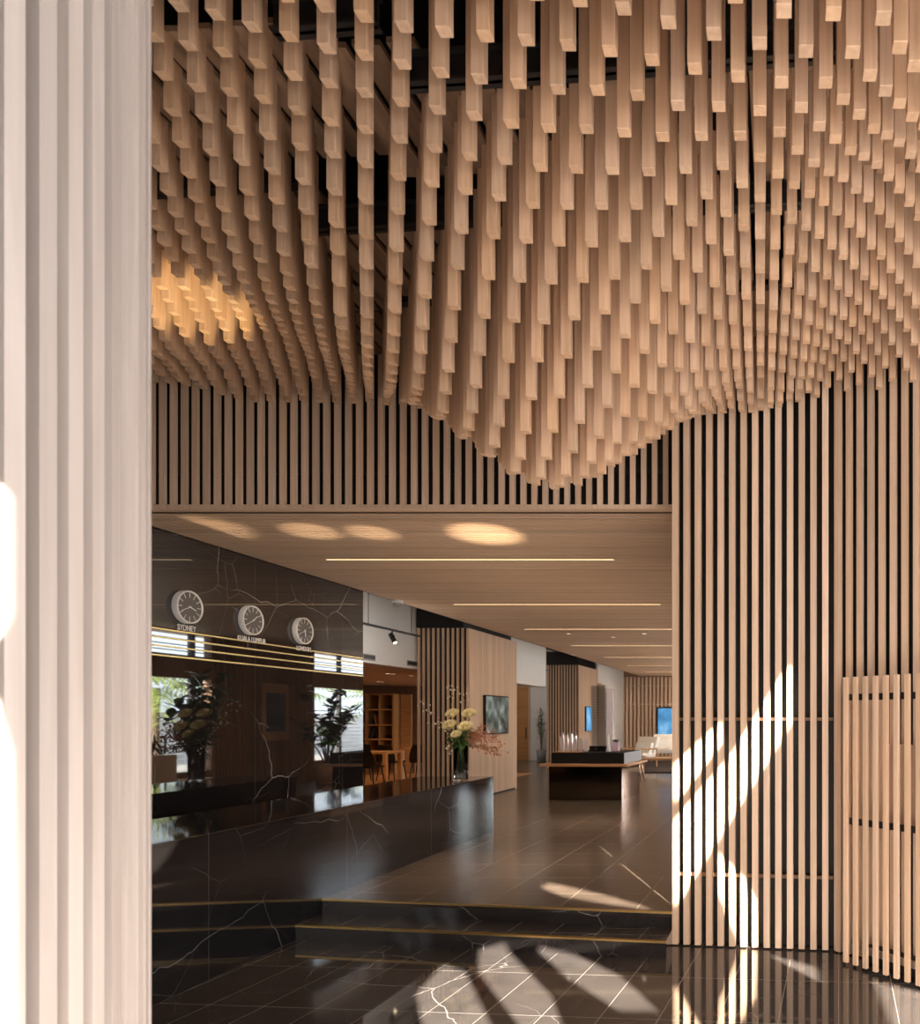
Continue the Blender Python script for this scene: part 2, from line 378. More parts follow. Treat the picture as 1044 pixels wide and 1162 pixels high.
def step2(root):
    lx, ly = root.location.x, root.location.y
    x0, x1 = -3.67, -.80
    d = MB(); d.prism([(x0-lx, y_up(x0)-ly), (x1-lx, y_up(x1)-ly), (x1-lx, y_up(x1)-ly+.016), (x0-lx, y_up(x0)-ly+.016)], .001, UF-.014)
    d.build('step_body', M_STEP, root)
    n = MB(); n.prism([(x0-lx, y_up(x0)-ly-.008), (x1-lx, y_up(x1)-ly-.008), (x1-lx, y_up(x1)-ly+.016), (x0-lx, y_up(x0)-ly+.016)], UF-.014, UF+.001)
    n.build('nosing', M_BRASS, root)
step2(su)

# marble wall
m = MB(); m.box((-6.38, 1.0, 0), (X_MW, 9.44, 5.0)); m.build('wall_left', M_MARBLE, kind='structure')
# brass inlay lines
for i, z in enumerate((.785, .712, .638, .555)):
    m = MB(); m.box((X_MW, 2.0, CH+z-.007), (X_MW+.006, 9.44, CH+z+.007)); m.build('trim_%d' % (i+1), M_BRASS, kind='structure')

# reception counter
rc = empty('reception_counter', (-4.1, 6.2, 0), label='long low reception counter of black veined marble', cat='counter')
m = MB(); m.box((.38, -4.2, 0), (.43, 3.17, .925)); m.build('front_panel', M_MARBLEC, rc)
m = MB(); m.bev((-.50, -4.2, .925), (.43, 3.17, .945), .003); m.build('counter_top', M_MARBLEC, rc)
m = MB(); m.box((-.46, 3.12, UF), (.38, 3.17, .925)); m.build('end_panel', M_MARBLEC, rc)
m = MB(); m.box((-.46, -4.2, UF), (-.42, 3.12, .925)); m.build('back_panel', M_BLACKG, rc)

# hall ceiling with slats running across
m = MB(); m.box((X_MW+.02, Y_SO+.05, Z_CE+.045), (1.0, 28.1, Z_CE+.09), 1)
y = Y_SO + .06
while y < 28:
    m.box((X_MW+.02, y, Z_CE), (1.0, y+.042, Z_CE+.045), 0); y += .060
m.build('ceiling', [M_SLATX, M_BLACK], kind='structure')
m = MB(); m.box((-6.6, 9.3, CH+1.98), (X_MW+.06, 28.2, CH+2.02)); m.box((X_MW+.06, 5.8, CH+1.95), (1.0, 28.2, CH+2.0))
m.box((X_MW-.0, 9.44, Z_CE+.0), (X_MW+.02, 28.1, Z_CE+.12))
m.build('ceiling', M_BLACK, kind='structure')
# fascia with vertical slats above the soffit
PIT = .0857; SW = .044
m = MB()
x = -7.0
while x < -.83:
    m.box((x, Y_SO, Z_CE+.02), (x+.041, Y_SO+.028, 5.0), 0); x += PIT
m.box((-7.1, Y_SO+.11, Z_CE+.0), (-.80, Y_SO+.14, 5.0), 1)
m.box((-7.1, Y_SO-.004, Z_CE-.004), (-.80, Y_SO+.055, Z_CE+.03), 0)
m.build('wall_back', [M_SLAT, M_BLACK], kind='structure')
# right slat wall: battens on a black backing, then a turned run
m = MB()
ux = Vector((1, -.124, 0)).normalized(); un = Vector((ux.y, -ux.x, 0))*-1
if un.y > 0: un = -un
L = (XR + .797) / ux.x; n = int(L/PIT)
for i in range(n+1):
    p = Vector((-.797, y_wall(-.797), 0)) + ux*(i*PIT + SW/2)
    m.obox((p.x, p.y+.022, 2.505), ux*SW/2, un*.022, Vector((0, 0, 2.495)), 0)
pA = Vector((-.797, y_wall(-.797), 0)); pB = Vector((XR, y_wall(XR), 0))
c = (pA+pB)/2 - un*.16
m.obox((c.x, c.y, 2.5), ux*(L/2), un*.02, Vector((0, 0, 2.5)), 1)
for z in (.52, 1.68):
    c2 = (pA+pB)/2 - un*.075
    m.obox((c2.x, c2.y, z), ux*(L/2-.02), un*.012, Vector((0, 0, .012)), 2)
m.box((-.80, 5.62, 0), (-.775, 6.1, 5.0), 0)
u4 = Vector((math.cos(A40), -math.sin(A40), 0)); n4 = Vector((-math.sin(A40), -math.cos(A40), 0))
for i in range(20):
    p = pB + u4*(i*PIT + .03) - n4*.0
    m.obox((p.x, p.y, 2.505), u4*.021, n4*.016, Vector((0, 0, 2.495)), 0)
c = pB + u4*.85 - n4*.16
m.obox((c.x, c.y, 2.5), u4*.95, n4*.02, Vector((0, 0, 2.5)), 1)
m.build('wall_right', [M_SLAT, M_BLACK, M_DARKPANEL], kind='structure')

# roof over the lobby: black deck, timber boards, black steel
m = MB(); m.box((-7.2, -1.0, 5.0), (5.3, 6.2, 5.08)); m.build('ceiling', M_BLACK, kind='structure')
# ------------------------------------------------------------------ hanging battens
DATA = """
0:0=25,1=71,2=112,3=151,4=192.4,5=232.8,6=271,7=307,8=337.6,9=361.5,10=380.5,11=394.7,12=405.7,13=416,20=440,27=463
1:0=36,1=81,2=122,3=164,4=204,5=244.5,6=284.5,7=323,8=354.7,9=381.6,10=402.4,11=416.4,12=426,13=434,20=448,27=464
2:0=43,1=89.7,2=132,3=173,4=213.4,5=255.3,6=297,7=337.6,8=374,9=401,10=425,27=464
3:0=49,1=97,2=139,3=181.5,4=222.6,5=264.8,6=307,7=351,8=390,9=422,10=447,11=469,27=464
4:0=53,1=101.7,2=146,3=188,4=229.8,5=272.4,6=316.6,7=361,8=403,9=440,10=469.6,11=488,12=496
5:0=58.6,-1=8,1=107.8,2=150.7,3=194,4=235.5,5=277.6,6=321.6,7=366,8=411,9=452.6,10=484.6,11=509.6,12=519
6:-1=18.7,0=65.5,1=111,2=154,3=196.5,4=237.6,5=280,6=323,7=368,8=412.6,9=452.6,10=493,11=521,12=539.6,27=466
7:-1=32.7,0=76.4,1=116.6,2=158,3=197.7,4=238,5=279,6=321,7=365,8=408,9=451,10=491.7,11=520,12=544,13=552
8:-2=4.4,-1=47,0=86,1=124.8,2=161,3=199,4=237,5=276,6=318,7=356.5,8=397,9=441,10=480,11=515,12=540.6,13=555
9:-2=20.4,-1=59.8,0=94.8,1=128.3,2=162,3=197.4,4=232.4,5=268.5,6=305,7=343.5,8=384,9=423,10=463.4,11=497.6,12=526,13=543
10:-2=27,-1=65.6,0=99.7,1=132.4,2=161,3=192.4,4=225,5=258,6=294,7=330,8=366.4,9=403,10=440,11=474,12=504,13=526.5,14=538,27=467
11:-2=27.7,-1=66.5,0=99.7,1=128.3,2=157,3=185,4=215,5=246,6=278,7=310.6,8=346,9=381,10=415.8,11=448.4,12=478,13=505,14=518
12:0=93,1=121,2=149,3=175.5,4=202.6,5=230.6,6=261,7=291.7,8=325,9=357,10=389.7,11=422,12=450,13=483,14=498
13:1=112,2=137,3=164,4=189,5=215,6=243,7=272,8=302.7,9=333.4,10=364,11=394,12=422.4,13=448,14=468.7,27=467
14:2=124,3=151,4=174.6,5=199,6=226,7=253.6,8=281.5,9=310.6,10=339.8,11=369,12=396.6,13=421,14=443.4,15=464
15:4=160,5=183,6=208,7=234.7,8=263,9=290,10=318.5,11=344.7,12=371,13=397
16:5=168,6=193,7=219,11=326.6,12=352,13=375.5,14=399,27=467
17:7=205,9=257,13=357,14=379,15=399.4,16=418
18:11=294.5,16=399.7,17=414,18=431
19:13=328,18=421,19=426,20=446,27=467
20:15=356.8,20=444,21=451,22=459
21:17=379,22=459,23=466
22:19=397.7,26=468
23:21=414
24:23=432
25:25=450.6
26:27=469
27:24=450
28:23=446
29:24=450
-1:0=14.6,1=60,2=102.6,3=142,4=181.6,5=221,6=258,7=291,8=327.8,9=362,10=377,11=387,12=397.7,13=405,27=464
-2:0=2,1=46.5,2=90.5,3=130,4=170,5=208.8,6=245.7,7=277.8,8=304.5,9=327,10=346,11=360.8,12=373.5,13=383,14=392,15=399,27=464.7
-3:1=36.5,2=78.4,3=119,4=159.5,5=198,6=233.8,7=264,8=290.5,9=313,10=332,27=464
-4:1=25,2=67,3=108,4=152.6,5=188.4,6=222.4,7=252,8=278.4,9=299.7,10=318.6,11=335,27=464
-5:1=14,2=60,3=105,4=140.5,5=178.5,6=212,7=241,8=266.6,9=288,10=307,11=323,12=334,14=353,17=377,27=463
-6:2=50,3=90,4=132,5=169,6=202.6,7=231,8=256,9=277,10=296,11=312,17=375,27=461.5
-7:5=162,6=194,7=223,8=247,9=268,10=288.6,11=304,27=459
-8:9=260.7,10=281,11=297,12=314,18=392,22=420,26=454.6
-9:11=300,13=330,18=395,22=424,26=449
-10:18=398,22=424,26=443
-11:18=398,22=422,25=438
-12:20=408,25=436
-13:20=408,23=425,25=434
"""
AJ = np.array([.133, -.0105]); BK = np.array([-.0695, .1252]); O0 = np.array([-.555*2.35, 2.35])
def LP(j, k): return O0 + AJ*j + BK*k
pts = []; hv = []
for line in DATA.strip().splitlines():
    j, rest = line.split(':'); j = int(j)
    for it in rest.split(','):
        k, yy = it.split('='); p = LP(j, int(k)); pts.append(p); hv.append((PY - float(yy))*p[1]/F)
pts = np.array(pts); hv = np.array(hv)
def tps(r2): return np.where(r2 > 0, .5*r2*np.log(np.maximum(r2, 1e-12)), 0)
d2 = ((pts[:, None]-pts[None])**2).sum(-1); n_ = len(pts)
P1 = np.c_[np.ones(n_), pts]
K = np.zeros((n_+3, n_+3)); K[:n_, :n_] = tps(d2) + np.eye(n_)*.004; K[:n_, n_:] = P1; K[n_:, :n_] = P1.T
sol = np.linalg.solve(K, np.r_[hv, 0, 0, 0])
def height(p):
    r2 = ((pts - p)**2).sum(-1)
    return float(tps(r2) @ sol[:n_] + sol[n_] + sol[n_+1]*p[0] + sol[n_+2]*p[1])
def lvl(X, Z):                       # underside of the steel over the battens, above eye height
    if X > .15: return 2.27 if Z < 2.9 else (2.5 if Z < 3.40 else 2.72)
    if Z < 3.40: return 2.27 if X > -1.36 else (2.38 if X > -1.75 else 2.49)
    if Z < 4.13: return 2.27 if X > -2.2 else 2.49
    if Z < 4.87: return 2.34 if X > -2.2 else 2.62
    return 2.74
def rowz(k, X): return O0[1] + BK[1]*k - .0789*(X - (O0[0] + BK[0]*k))
m = MB(); x = -5.3
while x < 2.2:
    xm = x + .05
    for k0, k1 in ((2.7, 8.1), (8.6, 14.1), (14.6, 20.1), (20.6, 27)):
        z0, z1 = rowz(k0, xm), min(rowz(k1, xm), Y_SO-.02); zb = CH + lvl(xm, (z0+z1)/2) + .10
        if z1 > z0: m.box((x, z0, zb), (x+.104, z1, zb+.022))
    x += .133
m.build('ceiling', M_BOARD, kind='structure')
def beam(k, x0, x1, lev, label):
    xm = (x0+x1)/2; L2 = (x1-x0)/2
    b = empty('roof_beam', (xm, rowz(k, xm), CH+lev), -.0788, label=label, cat='beam', group='black steel beams above the battens')
    q = MB(); q.box((-L2, -.006, 0), (L2, .006, .115)); q.build('web', M_STEEL, b)
    q = MB(); q.box((-L2, -.026, 0), (L2, .026, .010)); q.build('flange', M_STEEL, b)
    q = MB(); q.box((-L2, -.026, .105), (L2, .026, .115)); q.build('flange', M_STEEL, b)
beam(2.33, -1.37, 1.0, 2.27, 'long black steel beam nearest the top of the frame, behind the longest battens')
beam(1.33, -1.76, -1.38, 2.38, 'short black steel beam one step up and left of the nearest long beam')
beam(.33, -3.4, -1.77, 2.49, 'black steel beam at the very top left behind the battens')
beam(8.33, -2.2, .12, 2.27, 'second long black steel beam back, seen through the middle gaps')
beam(8.33, -3.9, -2.22, 2.49, 'left black steel beam, second row back')
beam(14.33, -2.2, .12, 2.34, 'third long black steel beam back, low in the middle gaps')
beam(14.33, -4.3, -2.22, 2.62, 'left black steel beam, third row back')
beam(20.33, -4.6, 1.2, 2.74, 'farthest black steel beam, closest to the slatted fascia')
WB = .042
rng = random.Random(4)
fins = []
for j in range(-28, 44):
    for k in range(-6, 30):
        p = LP(j, k); X, Z = p
        if Z < 1.62 or Z > Y_SO-.02 or X < X_MW+.06: continue
        if X > -.80 and Z > y_wall(X)-.02 and X <= XR: continue
        if X > XR and (Vector((X, Z, 0))-pB).dot(n4) < .05: continue
        u = F*X/Z
        if u < -845 or u > 205: continue
        h = min(max(height(p), 1.0), 3.0)
        fins.append((Z, X, h + rng.uniform(-.006, .006), u, j, k))
fins.sort()
def inframe(f):
    Z, X, h, u, j, k = f; x = PX+u; yb = PY - h*F/Z
    return 172 < x < 1050 and yb > 0
big = [f for f in fins if inframe(f)][:298]
bigset = set((f[0], f[1]) for f in big)
def topz(X, Z, h, k):
    if k < 2.5: return 4.93
    return CH + max(lvl(X, Z) + .10, h + .12)
ORD = ['', 'first', 'second', 'third', 'fourth', 'fifth', 'sixth', 'seventh', 'eighth', 'ninth', 'tenth', 'eleventh', 'twelfth', 'thirteenth', 'fourteenth', 'fifteenth', 'sixteenth', 'seventeenth', 'eighteenth', 'nineteenth', 'twentieth']
def ordw(n): return ORD[n] if n <= 20 else 'twenty-' + (ORD[n-20] if n < 30 else 'tenth')
rows = {}
for f in big: rows.setdefault(f[5], []).append(f)
rk = sorted(rows); place = {}
for ri, k_ in enumerate(rk):
    for ci, f in enumerate(sorted(rows[k_], key=lambda f: f[1])): place[(f[0], f[1])] = (ri+1, ci+1)
um = MB(); um.bev((-WB, -WB, 0), (0, 0, 1), .0015); proto_me = um.mesh('hanging_batten', M_BAT)
for Z, X, h, u, j, k in big:
    o = bpy.data.objects.new('hanging_batten', proto_me); COL.objects.link(o)
    zb = CH + h; o.location = (X, Z, zb); o.scale = (1, 1, topz(X, Z, h, k)-zb)
    a, c = place[(Z, X)]
    tag(o, 'pale square timber batten hanging in the %s row from the front, %s from the left' % (ordw(a), ordw(c)), 'timber batten', 'nearest hanging battens of the rippling ceiling')
m = MB()
for Z, X, h, u, j, k in fins:
    if (Z, X) in bigset: continue
    m.bev((X-WB, Z-WB, CH+h), (X, Z, topz(X, Z, h, k)), .0015)
m.build('hanging_batten', M_BAT, label='the farther, smaller-looking timber battens of the rippling hanging ceiling down to the slatted walls', cat='timber battens', kind='stuff')

# ------------------------------------------------------------------ round slatted column at the left
R, D, pitch, th0 = .80, 2.56*.80/.975, .07*.80/.975, .06
R, D, pitch, th0 = .832, 2.512, .066, .062
s_ = .80
R, D, pitch = R*s_, D*s_, pitch*s_
a_ = math.atan2(-716, F); dv = Vector((math.sin(a_), math.cos(a_), 0)); nv = Vector((-dv.y, dv.x, 0))
Cc = dv*D + nv*R
m = MB()
nsl = int(2*math.pi*R/pitch)
for i in range(nsl):
    th = th0 + i*pitch/R
    r = (-nv)*math.cos(th) + (-dv)*math.sin(th); t = Vector((-r.y, r.x, 0))
    c = Cc + r*(R-.03)
    m.obox((c.x, c.y, 2.5), t*.0155, r*.034, Vector((0, 0, 2.5)), 0)
m.lathe([(R-.064, 0), (R-.064, 5.0)], 64, (Cc.x, Cc.y, 0), 1)
m.build('wall_column', [M_COLM, M_DARKPANEL], kind='structure')

# ------------------------------------------------------------------ low slatted screen at the right
S0 = Vector((.452, 5.0, 0)); al = math.atan2(.43, .403)
us = Vector((math.cos(al), -math.sin(al), 0)); nsn = Vector((-math.sin(al), -math.cos(al), 0))
scr = empty('slatted_screen', (S0.x+.3, S0.y-.3, 0), label='low free-standing screen of pale vertical slats at the right, in front of the slatted wall', cat='screen')
def rel(v): return Vector(v) - scr.location
HT = 1.965
for i in range(16):
    p = S0 + us*(i*.0865)
    q = MB(); c = rel((p.x, p.y, (HT+.02)/2))
    q.obox(c, us*.0165, nsn*.012, Vector((0, 0, (HT-.02)/2))); q.build('slat', M_SLAT, scr)
for z in (1.83, .98, .12):
    q = MB(); c = rel(S0 + us*.62 - nsn*.045 + Vector((0, 0, z)))
    q.obox(c, us*.66, nsn*.012, Vector((0, 0, .022))); q.build('rail', M_STEEL if z > .2 else M_CHROME, scr)
q = MB(); c = rel(S0 + us*.68 - nsn*.17 + Vector((0, 0, 1.24)))
q.obox(c, us*.42, nsn*.03, Vector((0, 0, .27))); q.build('wooden_box', M_PANEL, scr)
q = MB(); c = rel(S0 + us*.66 - nsn*.17 + Vector((0, 0, .06)))
q.obox(c, us*.62, nsn*.05, Vector((0, 0, .05))); q.build('plinth', M_BLACK, scr)

# ------------------------------------------------------------------ clocks and city names on the marble
def ZW(x): return -X_MW*F/(PX - x)
RY = Matrix.Rotation(math.pi/2, 4, 'Y')
def textmesh(s, size, depth):
    cu = bpy.data.curves.new('city_letters', 'FONT'); cu.body = s; cu.size = size; cu.extrude = depth; cu.align_x = 'CENTER'
    cu.offset = 0.0
    o = bpy.data.objects.new('tmp', cu); COL.objects.link(o)
    dg = bpy.context.evaluated_depsgraph_get(); me = bpy.data.meshes.new_from_object(o.evaluated_get(dg))
    bpy.data.objects.remove(o); me.materials.clear(); me.materials.append(M_WHITEP); return me
def clock(x, yc, name, hh, mm, order):
    Yc = ZW(x); zc = CH + (PY-yc)*Yc/F
    c = empty('wall_clock', (X_MW, Yc, zc), label='round white-rimmed wall clock above the name %s, %s of three' % (name, order), cat='clock', group='world clocks on the marble wall')
    d = .048; r = .149
    q = MB(); q.lathe([(r, 0), (r, d), (r-.004, d+.004), (r-.012, d+.004), (r-.014, d-.006)], 40, M=RY); q.build('rim', M_WHITEP, c)
    q = MB(); q.lathe([(.0001, d-.008), (r-.013, d-.008)], 40, M=RY); q.build('dial', M_CLOCK, c)
    q = MB()
    for k in range(12):
        t = k*math.pi/6; dr = Vector((0, math.sin(t), math.cos(t)))
        q.bar(dr*.085+Vector((d-.005, 0, 0)), dr*.132+Vector((d-.005, 0, 0)), .005)
    q.build('hour_marks', M_WHITEP, c)
    for nm, ang, ln_, wd in (('hour_hand', (hh+mm/60)*math.pi/6, .07, .008), ('minute_hand', mm*math.pi/30, .11, .005)):
        dr = Vector((0, math.sin(ang), math.cos(ang))); q = MB()
        q.bar(dr*-.015+Vector((d, 0, 0)), dr*ln_+Vector((d, 0, 0)), wd); q.build(nm, M_WHITEP, c)
    q = MB(); q.lathe([(.0001, d+.004), (.008, d+.004), (.008, d-.004)], 12, M=RY); q.build('hub', M_WHITEP, c)
    return c
M_CLOCK = plain('clock_dial', (.10, .085, .075), .35)
clock(210, 689, 'SYDNEY', 3, 41, 'leftmost')
clock(282.4, 704, 'KUALA LUMPUR', 1, 40, 'middle')
clock(341.4, 716, 'LONDON', 5, 41, 'rightmost')
for s, x, y_, sz in (('SYDNEY', 211, 716, .076), ('KUALA LUMPUR', 285, 728.6, .074), ('LONDON', 344, 738.8, .076)):
    me = textmesh(s, sz, .003); o = bpy.data.objects.new('city_name', me); COL.objects.link(o)
    Yc = ZW(x); o.location = (X_MW+.008, Yc, CH+(PY-y_)*Yc/F); o.rotation_euler = (math.pi/2, 0, math.pi/2); o.scale = (.74, 1, 1)
    tag(o, 'raised white letters reading %s under its clock' % s, 'lettering', 'city names under the clocks')

# ------------------------------------------------------------------ hall ceiling fittings
LEDY = [7.55, 10.5, 13.4, 16.4, 19.5, 22.5, 25.5]
ordn = ['nearest', 'second', 'third', 'fourth', 'fifth', 'sixth', 'farthest']
for i, yy in enumerate(LEDY):
    b = empty('linear_light', (-3.2, yy, Z_CE), label='thin warm linear light across the slatted ceiling, %s from the steps' % ordn[i], cat='light', group='linear lights across the slatted ceiling')
    q = MB(); q.box((-1.48, -.011, -.003), (1.48, .011, .01)); q.build('diffuser', M_LED, b)
    q = MB(); q.box((-1.5, -.019, -.002), (1.5, -.012, .012)); q.box((-1.5, .012, -.002), (1.5, .019, .012)); q.build('housing', M_CHROME, b)
    area('linear_light_glow', (-3.2, yy, Z_CE-.02), (-3.2, yy, 0), 2.9, .04, 16, (1, .74, .46))
for x, y_, nm in ((645, 719, 'left'), (696, 723, 'middle'), (731, 719, 'right'), (650, 743, 'farther, leftmost')):
    Z = 1.647*F/(PY-y_); X = (x-PX)/F*Z
    b = empty('downlight', (X, Z, Z_CE), label='small round recessed downlight, %s of the four between the linear lights' % nm, cat='light', group='recessed downlights')
    q = MB(); q.lathe([(.055, .0), (.055, -.006), (.04, -.008), (.036, .0)], 20); q.build('trim_ring', M_WHITEP, b)
    q = MB(); q.lathe([(.0001, -.003), (.036, -.003)], 16); q.build('lens', M_LAMP, b)
    spot('downlight_beam', (X, Z, Z_CE-.03), (X, Z, 0), 25, 1.9, .8, (1, .76, .5))
Z = 1.647*F/135
b = empty('dome_camera', (-5.30, Z, Z_CE), label='small white dome security camera at the left edge of the slatted ceiling', cat='camera')
q = MB(); q.lathe([(.0001, 0), (.075, 0), (.075, -.035), (.06, -.045)], 24); q.build('base', M_WHITEP, b)
q = MB(); q.lathe([(.055, -.04), (.05, -.07), (.03, -.088), (.0001, -.094)], 20); q.build('dome', M_GREYP, b)

# ------------------------------------------------------------------ left side of the hall
XH = -6.40
m = MB(); m.box((XH-.12, 9.44, CH+.877), (XH, 20.0, CH+2.0)); m.build('wall_header', M_WHITE, kind='structure')
def slats_x(mb, x0, x1, yf, z0, z1, p, wd, dp, mi=0):
    n = int((x1-x0-wd)/p+.5); p = (x1-x0-wd)/n
    for i in range(n+1): mb.box((x0+i*p, yf, z0), (x0+i*p+wd, yf+dp, z1), mi)
def slats_y(mb, y0, y1, xf, z0, z1, p, wd, dp, mi=0):
    n = int((y1-y0-wd)/p+.5); p = (y1-y0-wd)/n
    for i in range(n+1): mb.box((xf-dp, y0+i*p, z0), (xf, y0+i*p+wd, z1), mi)
def pod(x0, x1, y0, y1, ztop):
    m = MB(); m.box((x0+.03, y0+.14, UF), (x1-.035, y1, ztop), 1)
    slats_x(m, x0, x1, y0+.05, UF+.0, ztop, .0835, .042, .03)
    slats_y(m, y0+.06, y1, x1, UF+.03, ztop, .058, .050, .035)
    m.box((x0+.03, y1-.02, UF), (x1-.002, y1+.01, ztop), 2)
    return m.build('wall_pod', [M_PANEL, M_BLACK, M_WHITE], kind='structure')
pod(-6.37, -5.47, 12.8, 15.2, CH+1.6)
pod(-6.90, -5.94, 21.6, 23.9, CH+1.6)
m = MB(); m.box((-6.2, 23.91, UF), (-5.96, 27.9, CH+2.0)); m.build('wall_left', M_WHITE, kind='structure')
m = MB(); m.box((-9.6, 25.4, UF), (-6.2, 25.55, CH+2.4)); m.box((-9.5, 19.7, UF), (-9.38, 25.4, CH+2.4))
m.build('wall_white', M_WHITE, kind='structure')
# side room
m = MB(); m.box((-12.3, 19.5, UF), (-9.3, 19.65, CH+.9)); m.build('wall_side_room', M_DARKPANEL, kind='structure')
m = MB(); m.box((-12.5, 9.2, UF), (-12.3, 19.65, CH+2.4)); m.build('wall_side_room', M_DARKPANEL, kind='structure')
m = MB(); m.box((-12.3, 9.44, CH+.88), (XH-.12, 19.7, CH+.93)); m.build('ceiling', M_PANEL, kind='structure')
m = MB(); m.box((-12.3, 9.2, UF), (-6.4, 9.44, CH+.9)); m.build('wall_side_room', M_WHITE, kind='structure')
m = MB(); m.box((-12.3, 9.44, UF), (-6.55, 19.5, UF+.004)); m.build('floor', M_ORANGE, kind='structure')
m = MB(); m.box((-12.6, 9.2, CH+2.4), (-6.4, 25.6, CH+2.45)); m.box((-6.6, 9.2, CH+2.05), (-5.3, 28.2, CH+2.46)); m.build('ceiling', M_WHITE, kind='structure')
m = MB(); m.box((-6.37, 12.82, CH+1.6), (-5.55, 15.1, CH+1.99)); m.box((-6.9, 21.62, CH+1.6), (-6.0, 23.8, CH+1.99)); m.build('wall_pod_top', M_BLACK, kind='structure')
m = MB(); m.box((-12.5, 9.2, CH+.9), (-6.4, 9.4, CH+2.4)); m.build('wall_side_room', M_WHITE, kind='structure')
# door in the white wall
dr = empty('door_1', ((593.5-PX)/F*25.38, 25.38, UF)); tag(dr, kind='structure')
q = MB(); q.box((-.24, -.03, 0), (.20, .01, 2.55)); q.build('door_leaf', M_ORANGE, dr)
q = MB(); q.bar((.12, -.06, .75), (.12, -.06, 1.15), .03); q.build('door_handle', M_STEEL, dr)
q = MB(); q.box((-.30, -.035, 0), (-.24, .0, 2.6)); q.box((.20, -.035, 0), (.25, 0, 2.6)); q.box((-.3, -.035, 2.55), (.25, 0, 2.62)); q.build('door_frame', M_PANEL, dr)
# vents
def vent(loc, w_, h_, alongy, label):
    b = empty('air_vent', loc, math.pi/2 if alongy else 0, label=label, cat='vent', group='wall air vents')
    q = MB(); q.box((-w_/2, -.015, -h_/2), (w_/2, 0, -h_/2+.015)); q.box((-w_/2, -.015, h_/2-.015), (w_/2, 0, h_/2)); q.box((-w_/2, -.015, -h_/2), (-w_/2+.015, 0, h_/2)); q.box((w_/2-.015, -.015, -h_/2), (w_/2, 0, h_/2)); q.build('frame', M_GREYP, b)
    q = MB()
    for i in range(5): q.box((-w_/2+.01, -.012, -h_/2+.02+i*(h_-.03)/5), (w_/2-.01, -.002, -h_/2+.03+i*(h_-.03)/5))
    q.build('louvres', M_STEEL, b)
def hz(x, z): Z = -XH*F/(PX-x); return (XH+.016, Z, CH+z)
vent(hz(417, .96), .34, .09, True, 'slim grey air vent in the white header beside the marble wall')
vent(hz(468, .965), .42, .09, True, 'slim grey air vent in the white header beside the first slatted pod')
vent(((595-PX)/F*25.38, 25.37, CH+(PY-774)*25.38/F), .36, .13, False, 'small grey air vent above the orange timber door')
# track lights
def track(x0, x1, xx, z, heads, label):
    y0 = -xx*F/(PX-x0); y1 = -xx*F/(PX-x1)
    b = empty('track_light', (xx, (y0+y1)/2, z), label=label, cat='track light', group='black track lights')
    L2 = (y1-y0)/2
    q = MB(); q.box((-.018, -L2, 0), (.018, L2, .03)); q.build('track', M_STEEL, b)
    q = MB()
    for t in (-.7, .7): q.bar((0, t*L2, .03), (0, t*L2, CH+1.98-z), .008)
    q.build('suspension', M_STEEL, b)
    for hx in heads:
        yy = -xx*F/(PX-hx) - (y0+y1)/2
        h = MB(); h.bar((0, yy, 0), (0, yy, -.07), .018); h.bar((0, yy, -.06), (.03, yy, -.09), .03)
        M4 = Vector((.55, -.25, -.8)).normalized()
        c0 = Vector((-.03, yy+.01, -.05)); h.tube([c0, c0+M4*.17], [.036, .036], 14); hd = h.build('spot_head', M_STEEL, b)
        e = MB(); c1 = c0+M4*.171; e.tube([c1, c1+M4*.002], [.028, .028], 12); e.build('lens', M_LAMP, hd)
        spot('track_beam', Vector(b.location)+c1+M4*.02, Vector(b.location)+c1+M4*2, 22, 1.5, .7, (1, .80, .58))
track(406, 476, -6.05, CH+1.375, (445,), 'black suspended track light in front of the white header')
track(583, 622, -6.9, CH+1.43, (592, 616), 'black suspended track light with two heads before the far white wall')
# warm lamps of the side room
for x, y_, nm in ((440, 764.5, 'brightest, left of the near pair'), (446, 765, 'right of the near pair'), (429, 773.5, 'left of the far pair'), (434, 774, 'right of the far pair'), (467, 767, 'beside the slatted pod')):
    Z = .877*F/(PY-y_); X = (x-PX)/F*Z
    b = empty('downlight', (X, Z, CH+.88), label='warm recessed downlight in the low side-room ceiling, %s' % nm, cat='light', group='side-room downlights')
    q = MB(); q.lathe([(.05, .0), (.05, -.006), (.036, -.004)], 16); q.build('trim_ring', M_WHITEP, b)
    q = MB(); q.lathe([(.0001, -.003), (.038, -.003)], 12); q.build('lens', M_LAMP, b)
    spot('side_room_beam', (X, Z, CH+.85), (X, Z, 0), 30, 2.2, .8, (1, .66, .35))
area('side_room_glow', (-9.5, 15.5, CH+.8), (-9.5, 15.5, 0), 3, 4, 34, (1, .62, .32))

# bookshelf in the side room
ZS = 19.2
bx0, bx1 = (404-PX)/F*ZS, (467-PX)/F*ZS
sh = empty('bookshelf', (bx0, ZS, UF), label='open orange timber shelving across the back of the side room', cat='shelf')
zl = [(PY-v)*ZS/F + CH - UF for v in (788, 805.4, 822.6, 838.5)]
for z in zl + [.02]:
    q = MB(); q.box((0, -.3, z-.02), ((453-404)/F*ZS, .26, z+.015)); q.build('shelf_board', M_ORANGE, sh)
for x in (404, 422.7, 437.9, 453):
    q = MB(); X = (x-404)/F*ZS; q.box((X-.02, -.31, 0), (X+.02, .26, zl[0])); q.build('upright', M_ORANGE, sh)
q = MB(); X = (455-404)/F*ZS; q.box((X, -.02, 0), (bx1-bx0, .05, zl[0]+.0)); q.build('side_panel', M_ORANGE, sh)
def onshelf(x, i): return Vector(((x-PX)/F*ZS, ZS-.15, UF+zl[i]+.016))
